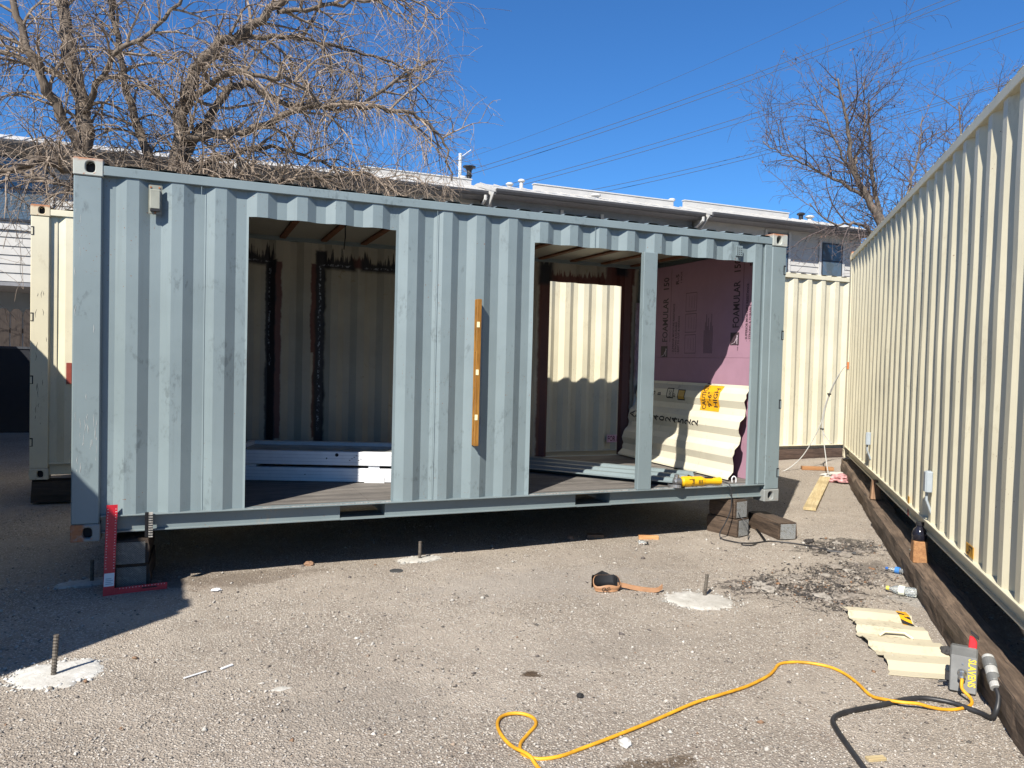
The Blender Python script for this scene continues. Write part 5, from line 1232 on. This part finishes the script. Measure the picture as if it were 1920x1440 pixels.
# ------------------------------------------------------------------ bare trees
def bark(name, a, b):
    t = NT(name); n = t.noise(14, 5, .65, t.mapped((1, 1, .35))); t.color(t.mix(t.ramp(n, .3, .7), a, b)); t.rough(.85); t.bump(n, .5, .01); return t.m
class Tree:
    def __init__(s, seed): s.r = random.Random(seed); s.trunk = MB(); s.crown = MB()
    def rnd(s):
        r = s.r; return Vector((r.gauss(0, 1), r.gauss(0, 1), r.gauss(0, 1)))
    def limb(s, pts, r0, r1, n=9, sub=6, wob=.05, mb=None):
        P = catmull(pts, sub); m = len(P); 
        for i in range(1, m - 1): P[i] = P[i] + s.rnd() * wob * .5
        rad = [r0 + (r1 - r0) * (i / (m - 1)) ** .8 for i in range(m)]; (mb or s.trunk).tube(P, rad, n); return P, rad
    def branch(s, p, d, L, r, level, droop, nseg, curl=.16):
        d = d.normalized(); P = [Vector(p)]; st = L / nseg; bend = s.rnd() * curl
        for i in range(nseg):
            d = (d + bend * .35 + s.rnd() * curl * .6 + Vector((0, 0, -droop * (i + 1) / nseg))).normalized(); P.append(P[-1] + d * st)
        rad = [max(.0032, r * (1 - .85 * i / nseg)) for i in range(nseg + 1)]
        s.crown.tube(P, rad, 5 if level == 1 else (4 if level == 2 else 3), caps=False); return P, rad
    def grow(s, P, rad, level, spec):
        if level > len(spec): return
        sp = spec[level - 1]; tot = 0; nxt = s.r.uniform(0, sp['gap'])
        for i in range(len(P) - 1):
            e = P[i + 1] - P[i]; l = e.length
            if l < 1e-6: continue
            while nxt < tot + l:
                q = P[i] + e * ((nxt - tot) / l); fr = (nxt) 
                t = e.normalized(); side = s.rnd(); side = (side - t * side.dot(t)).normalized()
                d = t * s.r.uniform(.35, .9) + side * s.r.uniform(.6, 1.0) + Vector((0, 0, sp.get('up', 0)))
                L = sp['len'] * s.r.uniform(.45, 1.35); rr = min(rad[i] * .75, sp['rad'] * s.r.uniform(.7, 1.25))
                if sp.get('keep', lambda p: True)(q):
                    B, br = s.branch(q, d, L, rr, level, sp['droop'] * s.r.uniform(.2, 1.4), sp['n']); s.grow(B, br, level + 1, spec)
                nxt += sp['gap'] * s.r.uniform(.5, 1.5)
            tot += l
def big_tree():
    T = Tree(21); Z = .2
    root = thing('bare_tree', 'big bare tree with a dense tangle of drooping grey twigs behind the containers', 'tree', (-.1, 8.3, Z))
    base = [(-.1, 8.3, Z - .1), (-.12, 8.3, 1.2), (-.2, 8.25, 2.2)]
    limbs = []
    def add(pts, r0, r1, **k): limbs.append(T.limb(pts, r0, r1, **k))
    T.limb(base, .30, .24, n=12)
    add([(-.2, 8.25, 2.0), (-.7, 8.1, 3.6), (-.82, 8.1, 4.9), (-1.05, 8.2, 6.2), (-1.2, 8.3, 7.1), (-1.35, 8.4, 8.6)], .17, .07)
    add([(-.15, 8.25, 2.0), (.35, 8.2, 3.6), (.50, 8.1, 4.9), (.62, 8.0, 5.9), (.95, 7.9, 6.6), (1.5, 7.8, 7.0), (2.0, 7.7, 7.5), (2.6, 7.7, 8.4)], .16, .05)
    add([(.5, 8.1, 4.7), (1.0, 8.3, 5.7), (1.45, 8.5, 6.35), (2.3, 8.6, 6.2), (3.4, 8.5, 6.25), (4.3, 8.4, 6.9), (5.0, 8.4, 7.35)], .09, .018)
    add([(-.85, 8.1, 4.7), (-1.3, 7.8, 5.6), (-1.6, 7.7, 6.3), (-1.95, 7.6, 7.4)], .09, .04)
    add([(.35, 8.2, 3.9), (-.05, 8.5, 5.2), (-.35, 8.6, 6.4), (-.6, 8.6, 8.0)], .10, .035)
    add([(-.75, 8.1, 4.3), (-1.25, 7.4, 4.45), (-1.8, 6.9, 4.10), (-2.6, 6.5, 3.85), (-3.4, 6.2, 4.0)], .07, .025)
    add([(.55, 8.0, 5.2), (1.5, 7.7, 5.35), (2.6, 7.6, 5.9), (3.6, 7.5, 6.0), (4.4, 7.5, 5.95), (4.9, 7.5, 5.55), (5.05, 7.5, 4.9)], .075, .014)
    add([(.45, 8.15, 4.5), (1.2, 8.8, 5.1), (2.1, 9.1, 5.5), (3.0, 9.2, 5.35), (3.7, 9.1, 4.9)], .07, .014)
    add([(.6, 8.0, 5.8), (1.3, 7.2, 6.1), (2.2, 6.9, 6.0), (3.0, 6.8, 5.3)], .06, .014)
    add([(1.3, 7.85, 6.9), (2.3, 8.2, 7.2), (3.3, 8.5, 7.3), (4.3, 8.6, 7.2), (4.9, 8.6, 6.6)], .05, .012)
    add([(-.9, 8.1, 5.4), (-.4, 7.6, 6.2), (.3, 7.3, 6.8), (.9, 7.2, 7.7)], .055, .02)
    add([(-1.0, 8.2, 5.9), (-1.9, 8.6, 6.3), (-3.0, 8.8, 6.4), (-4.0, 8.9, 6.0)], .055, .02)
    add([(.45, 8.1, 4.2), (1.3, 7.6, 4.35), (2.4, 7.3, 4.6), (3.4, 7.2, 4.75), (4.2, 7.2, 4.4)], .05, .012)
    add([(2.0, 7.7, 7.4), (2.9, 7.5, 7.6), (3.9, 7.4, 7.9), (4.8, 7.4, 7.7)], .045, .012)
    add([(.4, 8.1, 4.0), (1.4, 8.4, 4.3), (2.6, 8.6, 4.55), (3.6, 8.6, 4.5), (4.6, 8.6, 4.2)], .05, .012)
    add([(-.6, 8.1, 3.9), (.3, 7.5, 4.25), (1.2, 7.2, 4.35), (2.2, 7.1, 4.2)], .05, .012)
    add([(-.5, 8.2, 3.9), (-1.3, 8.8, 4.4), (-2.2, 9.2, 4.6), (-3.2, 9.3, 4.4)], .05, .012)
    T.trunk.build('trunk', bark('dark_grey_bark', (.062, .046, .034), (.165, .128, .096)), root, world=True, smooth=True, recalc=False)
    spec = [dict(gap=.23, len=1.35, rad=.028, droop=.24, n=9, up=.30, keep=lambda p: p.x < 4.9), dict(gap=.165, len=.9, rad=.013, droop=.36, n=7, keep=lambda p: p.x < 5.5), dict(gap=.25, len=.48, rad=.0072, droop=.22, n=4)]
    for P, rad in limbs: T.grow(P, rad, 1, spec)
    T.crown.build('crown', bark('pale_twig_bark', (.13, .095, .07), (.315, .25, .192)), root, world=True, recalc=False)
    print('big tree crown faces', len(T.crown.f))
big_tree()
def thin_tree(label, base, hts, seed, sc=1.0, leaves=True, dens=1.0):
    T = Tree(seed); bx, by = base; root = thing('thin_tree', label, 'tree', (bx, by, .2)); limbs = []
    T.limb([(bx, by, .1), (bx - .05, by, 2.0), (bx - .1, by, 3.6)], .17 * sc, .14 * sc, n=10)
    for pts, r0, r1 in hts: limbs.append(T.limb([(bx + a, by + b, c) for a, b, c in pts], r0, r1, wob=.04))
    T.trunk.build('trunk', bark('brown_bark', (.075, .058, .046), (.18, .145, .115)), root, world=True, smooth=True, recalc=False)
    spec = [dict(gap=.20 / dens, len=1.35 * sc, rad=.017, droop=.0, n=8, up=.35), dict(gap=.16 / dens, len=.65 * sc, rad=.008, droop=.03, n=5, up=.15), dict(gap=.24, len=.32, rad=.0055, droop=.1, n=3)]
    for P, rad in limbs: T.grow(P, rad, 1, spec)
    T.crown.build('crown', bark('thin_twig_bark', (.058, .043, .040), (.12, .092, .084)), root, world=True, recalc=False)
    if leaves:
        rr = random.Random(seed + 1); mb = MB(); V = T.crown.v
        for k in range(700):
            p = Vector(V[rr.randrange(len(V))])
            if rr.random() < .35 and k: p = last + Vector((rr.gauss(0, .10), rr.gauss(0, .10), rr.gauss(-.05, .08)))
            last = p; a = Vector((rr.gauss(0, 1), rr.gauss(0, 1), rr.gauss(0, .4))).normalized(); L = rr.uniform(.03, .07); dn = Vector((rr.gauss(0, .3), rr.gauss(0, .3), -1)).normalized()
            mb.add([p, p + a * L * .35 + dn * L * .5, p + dn * L, p - a * L * .35 + dn * L * .5], [(0, 1, 2, 3)])
        tag(mb.build('dry_seeds', simple('dry_brown_seed', (.13, .075, .055), .8, var=.4, scale=5), root, world=True, recalc=False), kind='stuff')
thin_tree('thin bare tree with dry seed clusters rising behind the long cream container', (16.6, 8.0), [
    ([(-.1, 0, 3.4), (-.35, 0, 5.0), (-.9, .1, 5.9), (-1.35, .1, 6.6), (-1.6, 0, 7.4), (-2.1, -.1, 8.4)], .13, .02),
    ([(-.1, 0, 3.3), (.1, .2, 4.7), (-.3, .3, 5.8), (-.55, .3, 6.8), (-.8, .2, 8.2)], .11, .018),
    ([(-.8, .1, 5.8), (-1.7, .3, 6.2), (-2.6, .4, 6.5), (-3.7, .5, 6.9)], .05, .010),
    ([(-.3, 0, 4.7), (-1.4, -.2, 5.1), (-2.3, -.3, 5.0), (-3.0, -.3, 5.4)], .05, .010),
    ([(.0, .2, 4.9), (.6, .3, 5.8), (1.0, .3, 6.9), (1.15, .3, 8.1)], .06, .012),
    ([(.1, .2, 4.5), (1.0, .1, 5.2), (1.9, .1, 6.2), (2.6, .1, 7.4)], .06, .012),
    ([(-1.3, .1, 6.5), (-1.1, 0, 7.4), (-1.2, 0, 8.5)], .035, .008), ([(-1.0, .1, 6.0), (-2.0, 0, 7.0), (-2.6, .1, 8.0)], .04, .008)], 33)
thin_tree('faint bare tree farther off over the top rail of the long cream container', (24.0, 10.5), [
    ([(-.1, 0, 3.4), (-.8, 0, 6.0), (-1.6, .1, 7.6), (-2.0, .1, 9.8)], .13, .015), ([(-.1, 0, 3.3), (.1, .2, 6.0), (-.1, .3, 8.2), (.0, .3, 10.6)], .11, .015),
    ([(-.6, .1, 5.6), (-2.2, .3, 6.8), (-3.4, .4, 8.2)], .05, .010), ([(.0, 0, 5.0), (1.0, .2, 7.0), (1.2, .3, 9.6)], .05, .010)], 35, sc=1.1, dens=.8)

# ------------------------------------------------------------------ overhead wires
cm_inv = None
def wire(a, b, sag, label, r=.022, grp='pairs of overhead wires'):
    a, b = Vector(a), Vector(b); P = []
    for i in range(41):
        t = -.25 + 1.6 * i / 40; p = a + (b - a) * t; p.z -= sag * 4 * t * (1 - t) if 0 < t < 1 else sag * 4 * t * (1 - t); P.append(p)
    mb = MB().tube(P, r, 5); m = P[20]; tag(mb.build('overhead_wire', 'wire', loc=tuple(m), smooth=True), label, 'wire', grp)
M['wire'] = simple('dark_wire', (.045, .055, .08), .6, bump=0)
wire((17.73, 42.00, 15.03), (31.04, 24.00, 20.25), .35, 'single faint overhead wire highest in the sky', 0.009, 'single overhead wire')
wire((18.12, 42.00, 14.35), (37.81, 24.00, 21.61), .35, 'overhead wire of the upper pair running to the black vent stack', 0.018, 'pairs of overhead wires')
wire((18.31, 42.00, 14.13), (39.02, 24.00, 21.86), .35, 'overhead wire of the upper pair running to the black vent stack', 0.018, 'pairs of overhead wires')
wire((22.16, 42.00, 14.15), (44.25, 24.00, 21.72), .35, 'overhead wire of the middle pair crossing the thin tree top', 0.018, 'pairs of overhead wires')
wire((22.45, 42.00, 13.97), (44.27, 24.00, 21.36), .35, 'overhead wire of the middle pair crossing the thin tree top', 0.018, 'pairs of overhead wires')
wire((27.31, 42.00, 14.00), (43.57, 24.00, 18.30), .35, 'overhead wire of the lowest pair crossing low behind the thin tree', 0.018, 'pairs of overhead wires')
wire((27.75, 42.00, 13.82), (42.70, 24.00, 17.87), .35, 'overhead wire of the lowest pair crossing low behind the thin tree', 0.018, 'pairs of overhead wires')
